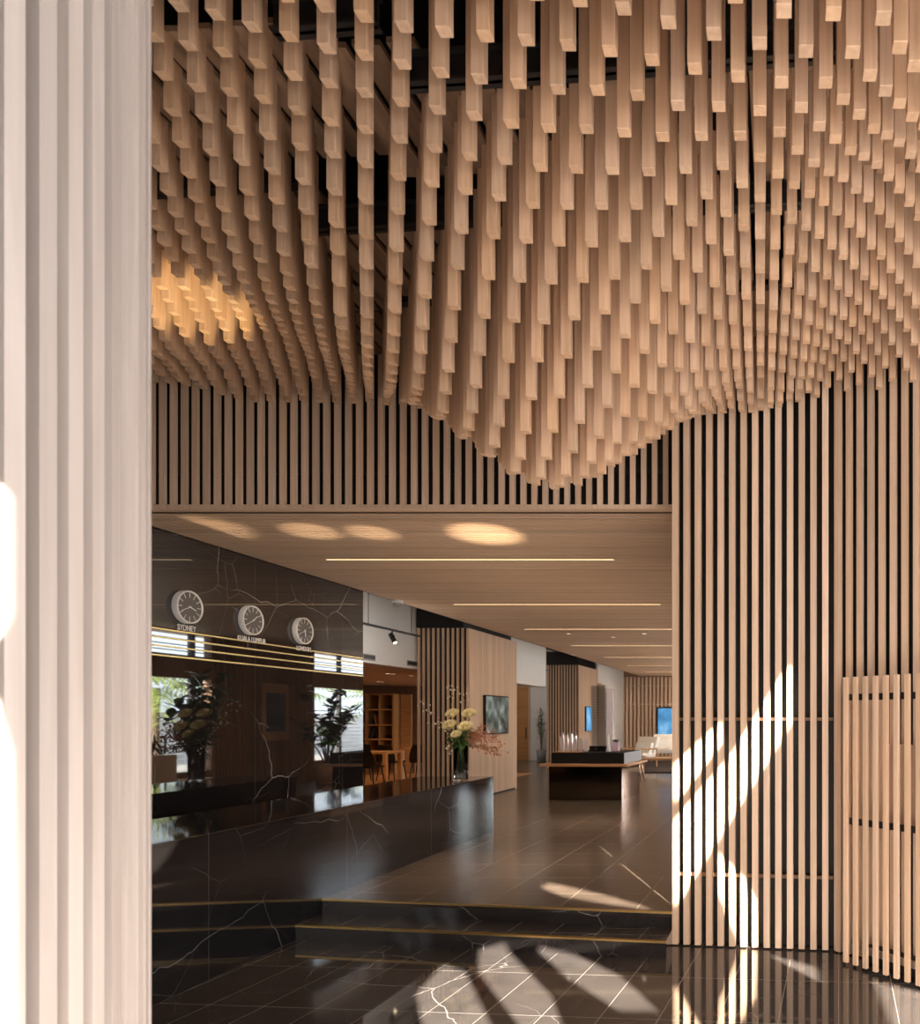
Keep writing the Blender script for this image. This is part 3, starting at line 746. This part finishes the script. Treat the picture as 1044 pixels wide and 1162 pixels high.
q = MB(); q.lathe([(.0001, 0), (.05, 0), (.055, .06), (.05, .13), (.0001, .13)], 16); q.build('storage_jar', M_WHITEP, loc=onshelf(437-1.5, 1), label='small white jar on the upper board of the side-room shelving', cat='jar')
def bowl(loc, r, mat, label):
    q = MB(); q.lathe([(.0001, 0), (r*.5, 0), (r*.9, r*.5), (r, r*.9), (r*.93, r*.9), (r*.8, r*.5), (.0001, r*.2)], 20)
    q.build('bowl', mat, loc=loc, label=label, cat='bowl')
bowl(onshelf(447, 1), .1, M_BLACK, 'dark bowl beside the white jar on the side-room shelving')
bowl(onshelf(446, 3), .1, M_BLACK, 'dark bowl on the bottom board of the side-room shelving')
q = MB(); q.lathe([(.0001, 0), (.09, 0), (.11, .12), (.05, .24), (.03, .3), (.04, .33)], 16); q.build('vase', M_BLACK, loc=onshelf(418.5, 2), label='black bottle-necked vase on the middle board of the shelving', cat='vase')
for i, (x, sh_i, lean, hh, col) in enumerate(((426.5, 2, .03, .27, 0), (428.5, 2, .04, .3, 1), (431.5, 2, -.05, .26, 2), (425.5, 3, .03, .28, 1), (428.5, 3, .06, .26, 0), (433, 3, -.05, .24, 1))):
    c = [(.05,.04,.04), (.02,.02,.025), (.35,.14,.06)][col]
    names = ['dark brown book standing on the middle board of the shelving', 'black book beside the dark brown one on the middle board', 'rust book leaning at the right of the middle board', 'black book standing at the left of the bottom board', 'dark brown book leaning on the bottom board', 'black book leaning left at the right of the bottom board']
    q = MB(); q.obox((0, 0, .0), (.022, 0, .0), (0, .09, 0), (lean*.5, 0, hh/2)); 
    q.build('book', plain('book_cover', c, .6), loc=onshelf(x, sh_i)+Vector((0, 0, hh/2)), label=names[i], cat='book', group='books on the side-room shelving')

# tables and chairs of the side room
def table(x0, x1, y0, y1, mat, matleg, label):
    b = empty('dining_table', ((x0+x1)/2, (y0+y1)/2, UF), label=label, cat='table', group='timber tables in the side room')
    a, c = (x1-x0)/2, (y1-y0)/2
    q = MB(); q.bev((-a, -c, .69), (a, c, .74), .004); q.build('table_top', mat, b)
    for sx in (-1, 1):
        for sy in (-1, 1):
            q = MB(); q.bev((sx*(a-.04)-.04, sy*(c-.04)-.04, 0), (sx*(a-.04)+.04, sy*(c-.04)+.04, .69), .004); q.build('leg', matleg, b)
table(-10.6, -8.40, 15.6, 16.3, M_ORANGE, M_ORANGE, 'nearer orange timber table in the side room, cut by the marble wall')
table(-9.15, -7.0, 17.6, 18.4, M_ORANGE, M_PANEL, 'farther timber table with a pale leg beside the slatted pod')
def chair(loc, rz, label):
    c = empty('dining_chair', loc, rz, label=label, cat='chair', group='black chairs in the side room')
    q = MB(); q.bev((-.22, -.22, .43), (.22, .22, .47), .015); q.build('seat', M_BLACKG, c)
    q = MB()
    vs = []; n = 7
    for r in range(5):
        z = .47 + r*.095; 
        for k in range(n):
            t = (k/(n-1)-.5)*1.5; wdt = .235-.006*r*r
            vs.append((math.sin(t)*wdt/.68, .19+r*.012+.09*(1-math.cos(t))*-1+.02, z)); 
    vs2 = [(a[0], a[1]+.018, a[2]) for a in vs]
    fs = [(r*n+k, r*n+k+1, (r+1)*n+k+1, (r+1)*n+k) for r in range(4) for k in range(n-1)]
    q.add(vs, fs, 0, True); q.add(vs2, [f[::-1] for f in fs], 0, True); q.build('backrest', M_BLACKG, c)
    for sx in (-1, 1):
        for sy in (-1, 1):
            q = MB(); q.tube([(sx*.17, sy*.17, .44), (sx*.23, sy*.22, 0)], [.018, .011], 8); q.build('leg', M_STEEL, c)
chair(((420-PX)/F*15.2, 15.15, UF), math.pi, 'black moulded chair at the near orange table, nearest the marble wall')
chair((-9.8, 16.9, UF), -.3, 'black moulded chair between the two side-room tables')
chair((-9.05, 17.05, UF), 3.0, 'black moulded chair in front of the farther side-room table')
chair((-8.35, 17.1, UF), 3.3, 'black moulded chair partly hidden behind the slatted pod')

# picture screen on the first pod (side panel), blue screens
def wall_screen(Xp, xa, xb, yt, yb_, mat, label):
    Y0 = -Xp*F/(PX-xa); Y1 = -Xp*F/(PX-xb)
    z1 = CH+(PY-yt)*Y0/F; z0 = CH+(PY-yb_)*Y0/F
    b = empty('wall_screen', (Xp, (Y0+Y1)/2, (z0+z1)/2), label=label, cat='screen')
    hy, hzz = (Y1-Y0)/2, (z1-z0)/2
    q = MB(); q.bev((.0, -hy, -hzz), (.05, hy, hzz), .004); q.build('frame', M_BLACKG, b)
    q = MB(); q.box((.05, -hy+.02, -hzz+.02), (.053, hy-.02, hzz-.02)); q.build('display', mat, b)
wall_screen(-5.47, 548, 574.5, 788.5, 833.5, M_SCRL, 'wall screen showing a grey-green landscape on the first pale pod')
wall_screen(-5.94, 663.5, 674, 801.5, 830, M_SCRB, 'narrow-looking blue wall screen on the second pod, behind the tower model')

# back wall
m = MB(); m.box((-6.2, 27.95, UF), (1.0, 28.1, CH+2.46), 1)
slats_x(m, (706-PX)/F*27.9, .9, 27.86, UF+.02, CH+1.6, .15, .09, .06)
for z in (.55, 1.25): m.box((-6.0, 27.85, CH+z), (.9, 27.87, CH+z+.03), 0)
m.box((-6.2, 27.93, UF), (-6.0, 27.96, CH+1.64), 0)
m.build('wall_back', [M_PANEL, M_DARKPANEL], kind='structure')
b = empty('wall_screen', (W(759, 819, 27.8)), label='large bright blue screen on the far slatted wall, cut by the right slatted wall', cat='screen')
q = MB(); q.bev((-.45, -.02, -.55), (.55, .04, .55), .01); q.build('frame', M_BLACKG, b)
q = MB(); q.box((-.41, -.024, -.51), (.51, -.02, .51)); q.build('display', M_SCRB, b)

# ------------------------------------------------------------------ display island
IS = Vector((-3.43, 13.65, UF))
isl = empty('display_island', IS, -.06, label='dark mirrored display island with a timber ledge and black tray top', cat='display table')
M_DMIR = plain('dark_mirror', (.30, .26, .23), .05, metal=1)
q = MB(); q.box((-.66, -.62, 0), (.66, .62, .60)); q.build('base', M_DMIR, isl)
q = MB(); q.bev((-.79, -.74, .60), (.79, .74, .645), .004); q.build('timber_ledge', M_BENCH, isl)
q = MB(); q.box((-.62, -.62, .645), (.70, .60, .84)); q.build('tray', M_BLACK, isl)
q = MB(); q.box((.70, -.62, .645), (.705, .60, .84)); q.build('tray_side', M_GREYP, isl); 
q = MB(); q.box((-.62, -.61, .84), (-.15, -.2, .85)); q.build('timber_inlay', M_ORANGE, isl)
TT = UF+.851
# tower model
tw = empty('tower_model', (W(680, 853, 13.75).x, 13.75, UF+.841), label='tall architectural tower model of thin stacked floors on the island', cat='model')
q = MB(); q.box((-.11, -.11, 0), (-.02, .09, 1.20)); q.box((.03, -.07, 0), (.12, .11, 1.24)); q.box((-.03, -.03, 0), (.04, .05, 1.27)); q.build('core', plain('model_bronze', (.46, .38, .30), .4), tw)
for i in range(38):
    z = .10 + i*.03
    q = MB(); q.box((-.135, -.125, z), (-.005, .10, z+.011)); q.box((.01, -.10, z), (.14, .125, z+.011)); q.build('floor_plate', M_CHROME, tw)
q = MB(); q.box((-.15, -.14, 0), (.15, .14, .1)); q.build('podium', M_BLACKG, tw)
q = MB(); q.box((.16, -.09, 0), (.27, .09, 1.16)); q.build('acrylic_block', M_ACRYL, tw)
for i, (x, hh, dx) in enumerate(((638, .34, .03), (643, .3, .03), (648, .33, .03), (653, .28, .03), (659, .24, .03), (665, .26, .03))):
    loc = W(x, 853, 13.3); loc.z = TT
    q = MB(); q.box((-.03, -.03, 0), (.03, .03, hh*.8)); q.box((-.02, -.02, hh*.8), (.02, .02, hh))
    wd = ['leftmost', 'second from the left', 'third from the left', 'fourth from the left', 'fifth from the left', 'rightmost, beside the tower']
    q.build('acrylic_block', M_ACRYL, loc=loc, label='clear acrylic building block on the island tray, %s of the row' % wd[i], cat='model', group='clear model blocks on the island')
loc = W(699, 853, 13.7); loc.z = UF+.841
b = empty('potted_plant', loc, label='small pink pot of dark green leaves at the right of the island', cat='plant')
q = MB(); q.box((-.06, -.06, 0), (.06, .06, .17)); q.build('pot', plain('pink_pot', (.62, .45, .55), .5), b)
q = MB(); r_ = random.Random(3)
for i in range(50): q.leaf((0, 0, .16), (r_.uniform(-1, 1), r_.uniform(-1, 1), r_.uniform(.2, 1)), (0, 0, 1), r_.uniform(.05, .11), .03)
q.build('foliage', M_LEAF2, b)
loc = W(690.5, 853, 13.5); loc.z = UF+.841
q = MB(); q.lathe([(.0001, 0), (.05, 0), (.03, .1), (.012, .28), (.0001, .34)], 14); q.build('spire_model', M_WHITEP, loc=loc, label='small white spire-shaped model beside the tower model', cat='model')

# ------------------------------------------------------------------ lounge beyond the island
rug = MB(); rug.bev((-6.0, 19.5, UF), (-1.0, 25.5, UF+.012), .004); rug.build('rug', plain('dark_rug', (.05, .035, .03), .95), label='dark brown rug under the lounge seats beyond the island', cat='rug')
def armchair(loc, rz, label):
    c = empty('armchair', loc, rz, label=label, cat='armchair', group='cream lounge chairs')
    q = MB(); q.bev((-.36, -.36, .26), (.36, .34, .42), .04); q.build('seat', M_FABW, c)
    q = MB(); q.obox((0, .36, .60), (.36, 0, 0), (0, .06, -.015), (0, .12, .28)); q.build('backrest', M_FABW, c)
    q = MB(); q.obox((0, .22, .55), (.28, 0, 0), (0, .07, -.02), (0, .07, .16)); q.build('cushion', M_WHITEP, c)
    for sx in (-1, 1):
        q = MB(); q.bar((sx*.38, -.36, .55), (sx*.38, .36, .55), .035); q.bar((sx*.38, -.34, 0), (sx*.38, -.34, .55), .03); q.bar((sx*.38, .34, 0), (sx*.38, .34, .55), .03); q.bar((sx*.38, -.34, .27), (sx*.38, .34, .27), .03)
        q.build('arm_frame', M_BENCH, c)
ax = W(728, 860, 21.6)
armchair((ax.x-.1, 21.8, UF+.012), -.5, 'cream upholstered armchair just right of the island')
armchair((W(752, 860, 25).x, 25.2, UF+.012), 0.1, 'cream armchair against the far slatted wall')
b = empty('coffee_table', (W(740, 870, 19).x, 19.6, UF+.012), label='low timber coffee table on the dark rug', cat='table')
q = MB(); q.bev((-.55, -.4, .34), (.75, .4, .40), .006); q.build('table_top', M_BENCH, b)
for sx in (-.4, .55):
    q = MB(); q.box((sx-.03, -.36, 0), (sx+.03, .36, .34)); q.build('leg', M_DARKPANEL, b)
loc = (b.location.x-.25, b.location.y-.1, UF+.412)
q = MB(); q.lathe([(.0001, 0), (.1, 0), (.15, .06), (.14, .065), (.09, .02), (.0001, .015)], 20); q.build('bowl', M_WHITEP, loc=loc, label='shallow white bowl on the low timber coffee table', cat='bowl')
b = empty('side_bench', (W(722, 870, 18).x, 17.4, UF), label='slim timber stool with splayed pale legs behind the island', cat='stool')
q = MB(); q.bev((-.3, -.2, .42), (.3, .2, .46), .01); q.build('seat', M_BENCH, b)
for sx in (-1, 1):
    for sy in (-1, 1):
        q = MB(); q.tube([(sx*.2, sy*.13, .42), (sx*.3, sy*.2, 0)], [.02, .012], 8); q.build('leg', M_PANEL, b)

# tall plant by the white wall
loc = W(614.5, 863, 24.6); loc.z = UF
b = empty('potted_plant', loc, label='tall slender grey-green plant standing before the far white wall', cat='plant')
q = MB(); q.lathe([(.0001, 0), (.14, 0), (.17, .4), (.15, .4), (.0001, .37)], 18); q.build('pot', M_GREYP, b)
q = MB(); r_ = random.Random(8)
for i in range(9):
    e = (r_.uniform(-.16, .16), r_.uniform(-.16, .16), r_.uniform(1.2, 1.85)); q.tube([(0, 0, .36), (e[0]*.4, e[1]*.4, e[2]*.6), e], [.012, .008, .004], 5)
    for t in range(16):
        f = r_.uniform(.35, 1); q.leaf((e[0]*f, e[1]*f, .36+(e[2]-.36)*f), (r_.uniform(-1, 1), r_.uniform(-1, 1), r_.uniform(0, 1)), (0, 0, 1), .16, .035)
q.build('foliage', plain('grey_leaf', (.16, .17, .11), .7, noise=.3), b)

# ------------------------------------------------------------------ vase and flowers on the counter
VZ = 8.72; VX = (523-PX)/F*VZ; VT = .946
ve = empty('flower_vase', (VX, VZ, VT), label='tall clear glass vase on the far end of the marble counter', cat='vase')
q = MB(); q.lathe([(.0001, 0), (.08, 0), (.082, .01), (.085, .45), (.079, .45), (.076, .02), (.0001, .018)], 32); q.build('glass_body', M_GLASS, ve)
q = MB(); q.lathe([(.0001, .02), (.074, .02), (.074, .08), (.0001, .08)], 24); q.build('pebbles', plain('grey_pebbles', (.2, .19, .18), .6, noise=.5, scale=60), ve)
def fp(x, y_, dz=0): 
    p = W(x, y_, VZ+dz); return p
r_ = random.Random(5)
FL = [(514.6, 813, .02, 'back left'), (533, 813, .0, 'back right'), (511.6, 825.7, -.06, 'left'), (529, 827.5, -.08, 'front right'), (518.8, 835.5, -.1, 'smallest, lowest')]
for i, (x, y_, dz, nm) in enumerate(FL):
    c = fp(x, y_, dz); base = Vector((VX+(c.x-VX)*.15, VZ, VT+.09))
    b = empty('protea_flower', base, label='creamy open protea head, the %s one in the glass vase' % nm, cat='flower', group='cream protea flowers in the vase')
    top = c - base; ax_ = (top.normalized() + Vector((0, -.9, .25))).normalized()
    q = MB(); q.tube([(0, 0, 0), (top.x*.2, top.y*.3, top.z*.6), top - ax_*.02], [.007, .006, .008], 7); q.build('stem', M_LEAF2, b)
    s = .78 if i == 4 else 1.0
    q = MB(); Mr = ax_.to_track_quat('Z', 'Y').to_matrix()
    for ring, (nn_, tilt, L_) in enumerate(((20, 1.25, .105), (18, .85, .100), (14, .5, .085))):
        for k in range(nn_):
            t = 2*math.pi*(k+.5*ring)/nn_; d = Mr @ Vector((math.sin(tilt)*math.cos(t), math.sin(tilt)*math.sin(t), math.cos(tilt)))
            q.leaf(top, d, ax_, L_*s, .032*s, 0, -.25)
    q.build('petals', M_PETAL, b)
    q = MB(); cc = top + ax_*.03*s; q.ell(cc, (.026*s, .026*s, .03*s), 12, 8); q.build('core', M_CORE, b)
b = empty('foliage_sprig', (VX, VZ, VT+.09), label='dark green leaves packed round the protea heads in the vase', cat='foliage')
q = MB()
for i in range(130):
    t = r_.uniform(0, 2*math.pi); rr = r_.uniform(.02, .11); p = Vector((rr*math.cos(t), rr*math.sin(t)*.7, r_.uniform(.34, .52)))
    q.leaf(p, (math.cos(t)+r_.uniform(-.4, .4), math.sin(t), r_.uniform(-.5, .7)), (0, 0, 1), r_.uniform(.08, .13), .045)
q.build('leaves', M_LEAF2, b)
q = MB()
for i in range(16):
    t = r_.uniform(0, 6.28); a = r_.uniform(.01, .05); q.tube([(a*math.cos(t), a*math.sin(t), 0), (-a*math.cos(t)*.6, -a*math.sin(t)*.6, .38)], .005, 6)
q.build('stems', M_LEAF, b)
b = empty('berry_spray', (VX, VZ, VT+.40), label='loose spray of russet berries arching right out of the vase', cat='foliage')
q = MB(); q2 = MB()
for i in range(34):
    e = Vector((r_.uniform(.10, .50), r_.uniform(-.14, .14), 0)); e.z = r_.uniform(-.02, .26) - max(0, e.x-.34)*.6
    mid = e*.5 + Vector((0, 0, .04)); q.tube([(0, 0, 0), mid, e], [.003, .002, .0012], 5)
    for k in range(13):
        f = r_.uniform(.55, 1.05); p = e*f + Vector((r_.uniform(-.03, .03), r_.uniform(-.03, .03), r_.uniform(-.03, .03)+.02*(1-f)))
        s = r_.uniform(.006, .011); q2.ell(p, (s, s, s), 6, 4)
q.build('stems', M_BARK, b); q2.build('berries', M_BERRY, b, kind='stuff')
def branch(pxs, label, blossoms):
    ps = [fp(x, y_, dz) for x, y_, dz in pxs]; b0 = ps[0]
    b = empty('blossom_branch', b0, label=label, cat='branch', group='blossom branches in the vase')
    q = MB(); q.tube([p-b0 for p in ps], [.005]+[.003]*(len(ps)-2)+[.0015], 6)
    q2 = MB(); rr = random.Random(len(label))
    for i in range(blossoms):
        k = rr.randrange(1, len(ps)); f = rr.random(); p = ps[k-1].lerp(ps[k], f)-b0
        e = p + Vector((rr.uniform(-.06, .06), rr.uniform(-.03, .03), rr.uniform(-.02, .07))); q.tube([p, e], .0012, 4)
        for t in range(5):
            q2.leaf(e, (math.cos(t*1.26), -.3, math.sin(t*1.26)), (0, -1, 0), .014, .009)
    q.build('twigs', M_BARK, b); q2.build('blossoms', plain('pale_blossom', (.72, .62, .48), .6), b)
branch([(520, 845, 0), (510, 832, 0), (497, 815, 0), (485, 808, 0), (475, 800, 0)], 'thin blossom branch reaching far left over the dark slats', 20)
branch([(520, 845, 0), (512, 800, .05), (513, 790, .05), (514, 776, .05)], 'thin blossom branch rising straight up above the proteas', 12)
branch([(524, 845, 0), (528, 810, .05), (529, 797, .05), (524, 788, .05)], 'short blossom twig rising above the back right protea', 9)
branch([(519, 845, 0), (512, 846, -.05), (508, 852, -.07), (509, 860, -.08)], 'short blossom twig drooping left below the vase rim', 10)
branch([(518, 845, 0), (505, 826, 0), (490, 822, 0), (474, 822, 0)], 'thin low blossom branch reaching left across the slats', 14)

# ------------------------------------------------------------------ right side of the hall (seen in the polished marble)
XW = .30
def Yv(x): return 9180/(PX-x)
m = MB()
yA0, yA1, yB0, yB1 = 12.0, Yv(240), Yv(357), 22.5
m.box((XW, 6.0, UF), (XW+.15, yA0, CH+1.95)); m.box((XW, yA1, UF), (XW+.15, yB0, CH+1.95)); m.box((XW, yB1, UF), (XW+.15, 28, CH+1.95))
for a, b_ in ((yA0, yA1), (yB0, yB1)):
    m.box((XW, a, CH+.76), (XW+.15, b_, CH+1.19)); m.box((XW, a, CH+1.62), (XW+.15, b_, CH+1.95)); m.box((XW, a, UF), (XW+.15, b_, UF+.45))
m.build('wall_right', M_DARKPANEL, kind='structure')
for i, (a, b_, ml) in enumerate(((yA0, yA1, (Yv(222),)), (yB0, yB1, (Yv(388), 20.6)))):
    wn = empty('window_%d' % (i+1), (XW+.07, (a+b_)/2, UF+.45)); tag(wn, kind='structure')
    o_ = (a+b_)/2
    q = MB()
    for yy in ml: q.box((-.03, yy-o_-.045, 0), (.05, yy-o_+.045, CH+1.62-UF-.45))
    q.build('window_frame', M_STEEL, wn)
    q = MB()
    for k in range(3): q.box((-.02, a-o_, CH+1.26+k*.11-UF-.45), (.03, b_-o_, CH+1.275+k*.11-UF-.45))
    q.build('louvre_blades', M_WHITEP, wn)
    q = MB(); q.box((0, a-o_, 0), (.006, b_-o_, CH+.76-UF-.45)); q.build('window_pane', M_PANE, wn)
pn = MB(); slats_y(pn, yA1+.1, yB0-.1, XW-.001, UF, CH+1.6, .085, .05, .04); pn.build('wall_slat_panel', M_DARKPANEL, kind='structure')
b = empty('framed_picture', (XW-.05, Yv(309), CH+.15), label='dark framed picture hanging on the slatted panel between the hall windows', cat='picture')
q = MB(); q.box((-.03, -.42, -.62), (0, .42, .62)); q.build('frame', M_BENCH, b)
q = MB(); q.box((-.034, -.30, -.42), (-.03, .30, .42)); q.build('artwork', screen('self_lit_artwork', [(.3, (.01, .01, .01)), (.7, (.08, .07, .06))], 4, .3), b)  # faint glow put into the picture's own colours
def ficus(loc, hh, seed, label):
    r_ = random.Random(seed); b = empty('ficus_tree', loc, label=label, cat='plant', group='large-leaved potted trees by the hall windows')
    q = MB(); q.lathe([(.0001, 0), (.2, 0), (.26, .4), (.24, .42), (.22, .38), (.0001, .36)], 20); q.build('pot', M_POT, b)
    q = MB(); f = MB()
    for i in range(11):
        a = r_.uniform(0, 6.28); rr = r_.uniform(.1, .6); e = Vector((rr*math.cos(a), rr*math.sin(a), hh*r_.uniform(.6, 1)))
        q.tube([(0, 0, .36), (e.x*.3, e.y*.3, e.z*.55), e], [.022, .015, .006], 6)
        for k in range(24):
            t = r_.uniform(.4, 1.03); p = Vector((e.x*t*t, e.y*t*t, .36+(e.z-.36)*t))
            f.leaf(p, (r_.uniform(-1, 1), r_.uniform(-1, 1), r_.uniform(-.3, .8)), (0, 0, 1), r_.uniform(.18, .28), .15)
    q.build('trunk', M_BARK, b); f.build('foliage', M_LEAF, b)
XF = -.7
def Yf(x): return (10.76+XF)*F/(PX-x)
ficus((XF, Yf(222), UF), 2.35, 1, 'tall large-leaved potted tree by the nearer hall window, mirrored in the marble wall')
ficus((XF+.1, Yf(376), UF), 2.15, 2, 'tall large-leaved potted tree by the farther hall window, mirrored in the marble wall')
b = empty('planter_cabinet', (-.5, Yf(230)-1.3, UF), label='pale timber planter cabinet near the hall window, mirrored in the marble', cat='planter')
q = MB(); q.bev((-.25, -.7, 0), (.25, .7, .85), .005); q.build('body', M_PANEL, b)
q = MB(); r_ = random.Random(9)
for i in range(90): q.leaf((r_.uniform(-.15, .15), r_.uniform(-.6, .6), .85), (r_.uniform(-.5, .5), r_.uniform(-.5, .5), 1), (0, 1, 0), r_.uniform(.15, .35), .05)
q.build('foliage', M_LEAF2, b)
# outdoors past the hall windows
m = MB(); m.box((XW+.2, 9, -.2), (30, 40, .1)); m.build('ground', plain('pale_paving', (.45, .43, .40), .9), kind='structure')
m = MB(); m.box((12, 8, .1), (12.3, 40, 1.9)); 
for k in range(9): m.box((11.94, 8, .3+k*.19), (12, 40, .42+k*.19))
m.build('wall_outside', M_WHITE, kind='structure')
for i, (x, y_) in enumerate(((5.5, 17.5), (7, 26), (6.2, 31), (7.5, 21.5))):
    b = empty('palm_tree', (x, y_, .1), label='yellow-green palm outside the hall window, %s from the lobby' % ['nearest', 'third', 'farthest', 'second'][i], cat='tree', group='palms outside the hall windows')
    q = MB(); q.tube([(0, 0, 0), (.1, 0, 1.3), (.05, 0, 2.5)], [.13, .1, .09], 10); q.build('trunk', M_BARK, b)
    q = MB(); r_ = random.Random(i)
    for k in range(26):
        a = r_.uniform(0, 6.28); up = r_.uniform(-.2, 1)
        for t in range(9):
            f = .3+t*.15; p = Vector((math.cos(a)*f, math.sin(a)*f, 2.5+up*f-.35*f*f))
            for s in (-1, 1): q.leaf(p, (math.cos(a+s*.9), math.sin(a+s*.9), -.25), (0, 0, 1), .42, .05)
    q.build('fronds', M_PALM, b)

# ------------------------------------------------------------------ added unseen wall behind the photographer, its holes shaped to cast the sun patches
YF = -.8
def back(p):
    t = (p.y - YF)/SUN.y; q = p - SUN*t; return (q.x, q.z)
def on_floor(x, y_, z=0.0):
    Z = (CH-z)*F/(y_-PY); return Vector(((x-PX)/F*Z, Z, z))
def on_wall(x, y_):
    a = (x-PX)/F; Z = (5.426 - .124*.797)/(1 + .124*a); return W(x, y_, Z)
def c6(p): return (750+p[0]/2.068, 600+p[1]/2.068)
def c5(p): return (540+p[0]/2.071, 900+p[1]/2.071)
polys = []
for P in ([(308,318),(308,452),(70,830),(28,900),(28,690),(160,540),(290,335)], [(146,452),(146,495),(28,650),(28,560)], [(225,870),(230,985),(185,985),(135,860),(125,745),(200,820)]):
    polys.append([back(on_wall(*c6(p))) for p in P])
for P, z in (([(665,370),(800,405),(805,447),(700,392)], 0), ([(935,440),(1080,470),(1080,560),(985,560)], 0), ([(150,225),(175,208),(300,235),(415,268),(400,276),(300,262),(200,245)], UF)):
    polys.append([back(on_floor(*c5(p), z)) for p in P])
for P in ([(468,1130),(505,1093),(530,1100),(565,1170),(478,1175)], [(541,1078),(572,1070),(628,1128),(645,1175),(592,1175),(541,1105)], [(600,1072),(655,1082),(705,1105),(755,1150),(700,1150),(640,1110)]):
    polys.append([back(on_floor(*p)) for p in P])
def on_col(x, y_):                    # the slatted column's surface behind pixel x, y
    d = Vector(((x-PX)/F, 1, 0)); b_ = d.dot(Cc); a2 = d.dot(d); t = (b_ - math.sqrt(max(0, b_*b_ - a2*(Cc.dot(Cc)-.6656**2))))/a2
    return Vector((d.x*t, t, CH+(PY-y_)*t/F))
for P in ([(-400, 560), (-20, 520), (40, 570), (40, 700), (24, 730), (-400, 690)], [(-400, 800), (20, 790), (40, 850), (42, 1190), (-400, 1190)]):
    polys.append([back(on_col(*p)) for p in P])
cu = bpy.data.curves.new('front', 'CURVE'); cu.dimensions = '2D'; cu.fill_mode = 'BOTH'; cu.extrude = .04
def spl(P):
    s = cu.splines.new('POLY'); s.points.add(len(P)-1); s.use_cyclic_u = True
    for i, p in enumerate(P): s.points[i].co = (p[0], p[1], 0, 1)
spl([(-7.2, -.2), (5.4, -.2), (5.4, 5.3), (-7.2, 5.3)])
for P in polys: spl(P)
tmp = bpy.data.objects.new('tmp', cu); COL.objects.link(tmp)
me = bpy.data.meshes.new_from_object(tmp.evaluated_get(bpy.context.evaluated_depsgraph_get())); bpy.data.objects.remove(tmp)
me.materials.clear(); me.materials.append(M_PANEL)
o = bpy.data.objects.new('wall_sun_gobo', me); COL.objects.link(o); o.location = (0, YF, 0); o.rotation_euler = (math.pi/2, 0, 0); tag(o, kind='structure')
m = MB(); m.box((5.2, -.85, 0), (5.3, 6.6, 5.1)); m.build('wall_right', M_WHITE, kind='structure')
m = MB(); m.box((-7.2, -.85, 0), (-7.1, 6.2, 5.1)); m.box((-7.1, .9, 0), (-6.38, 1.0, 5.0)); m.build('wall_left', M_DARKPANEL, kind='structure')
m = MB(); m.box((-7.1, Y_SO+.14, Z_CE+.1), (1.0, Y_SO+.18, 5.1)); m.box((-.6, 6.0, UF), (XW+.1, 6.05, 5.0)); m.box((XW, 6.0, 0), (5.3, 6.1, 5.1)); m.build('wall_back', M_BLACK, kind='structure')
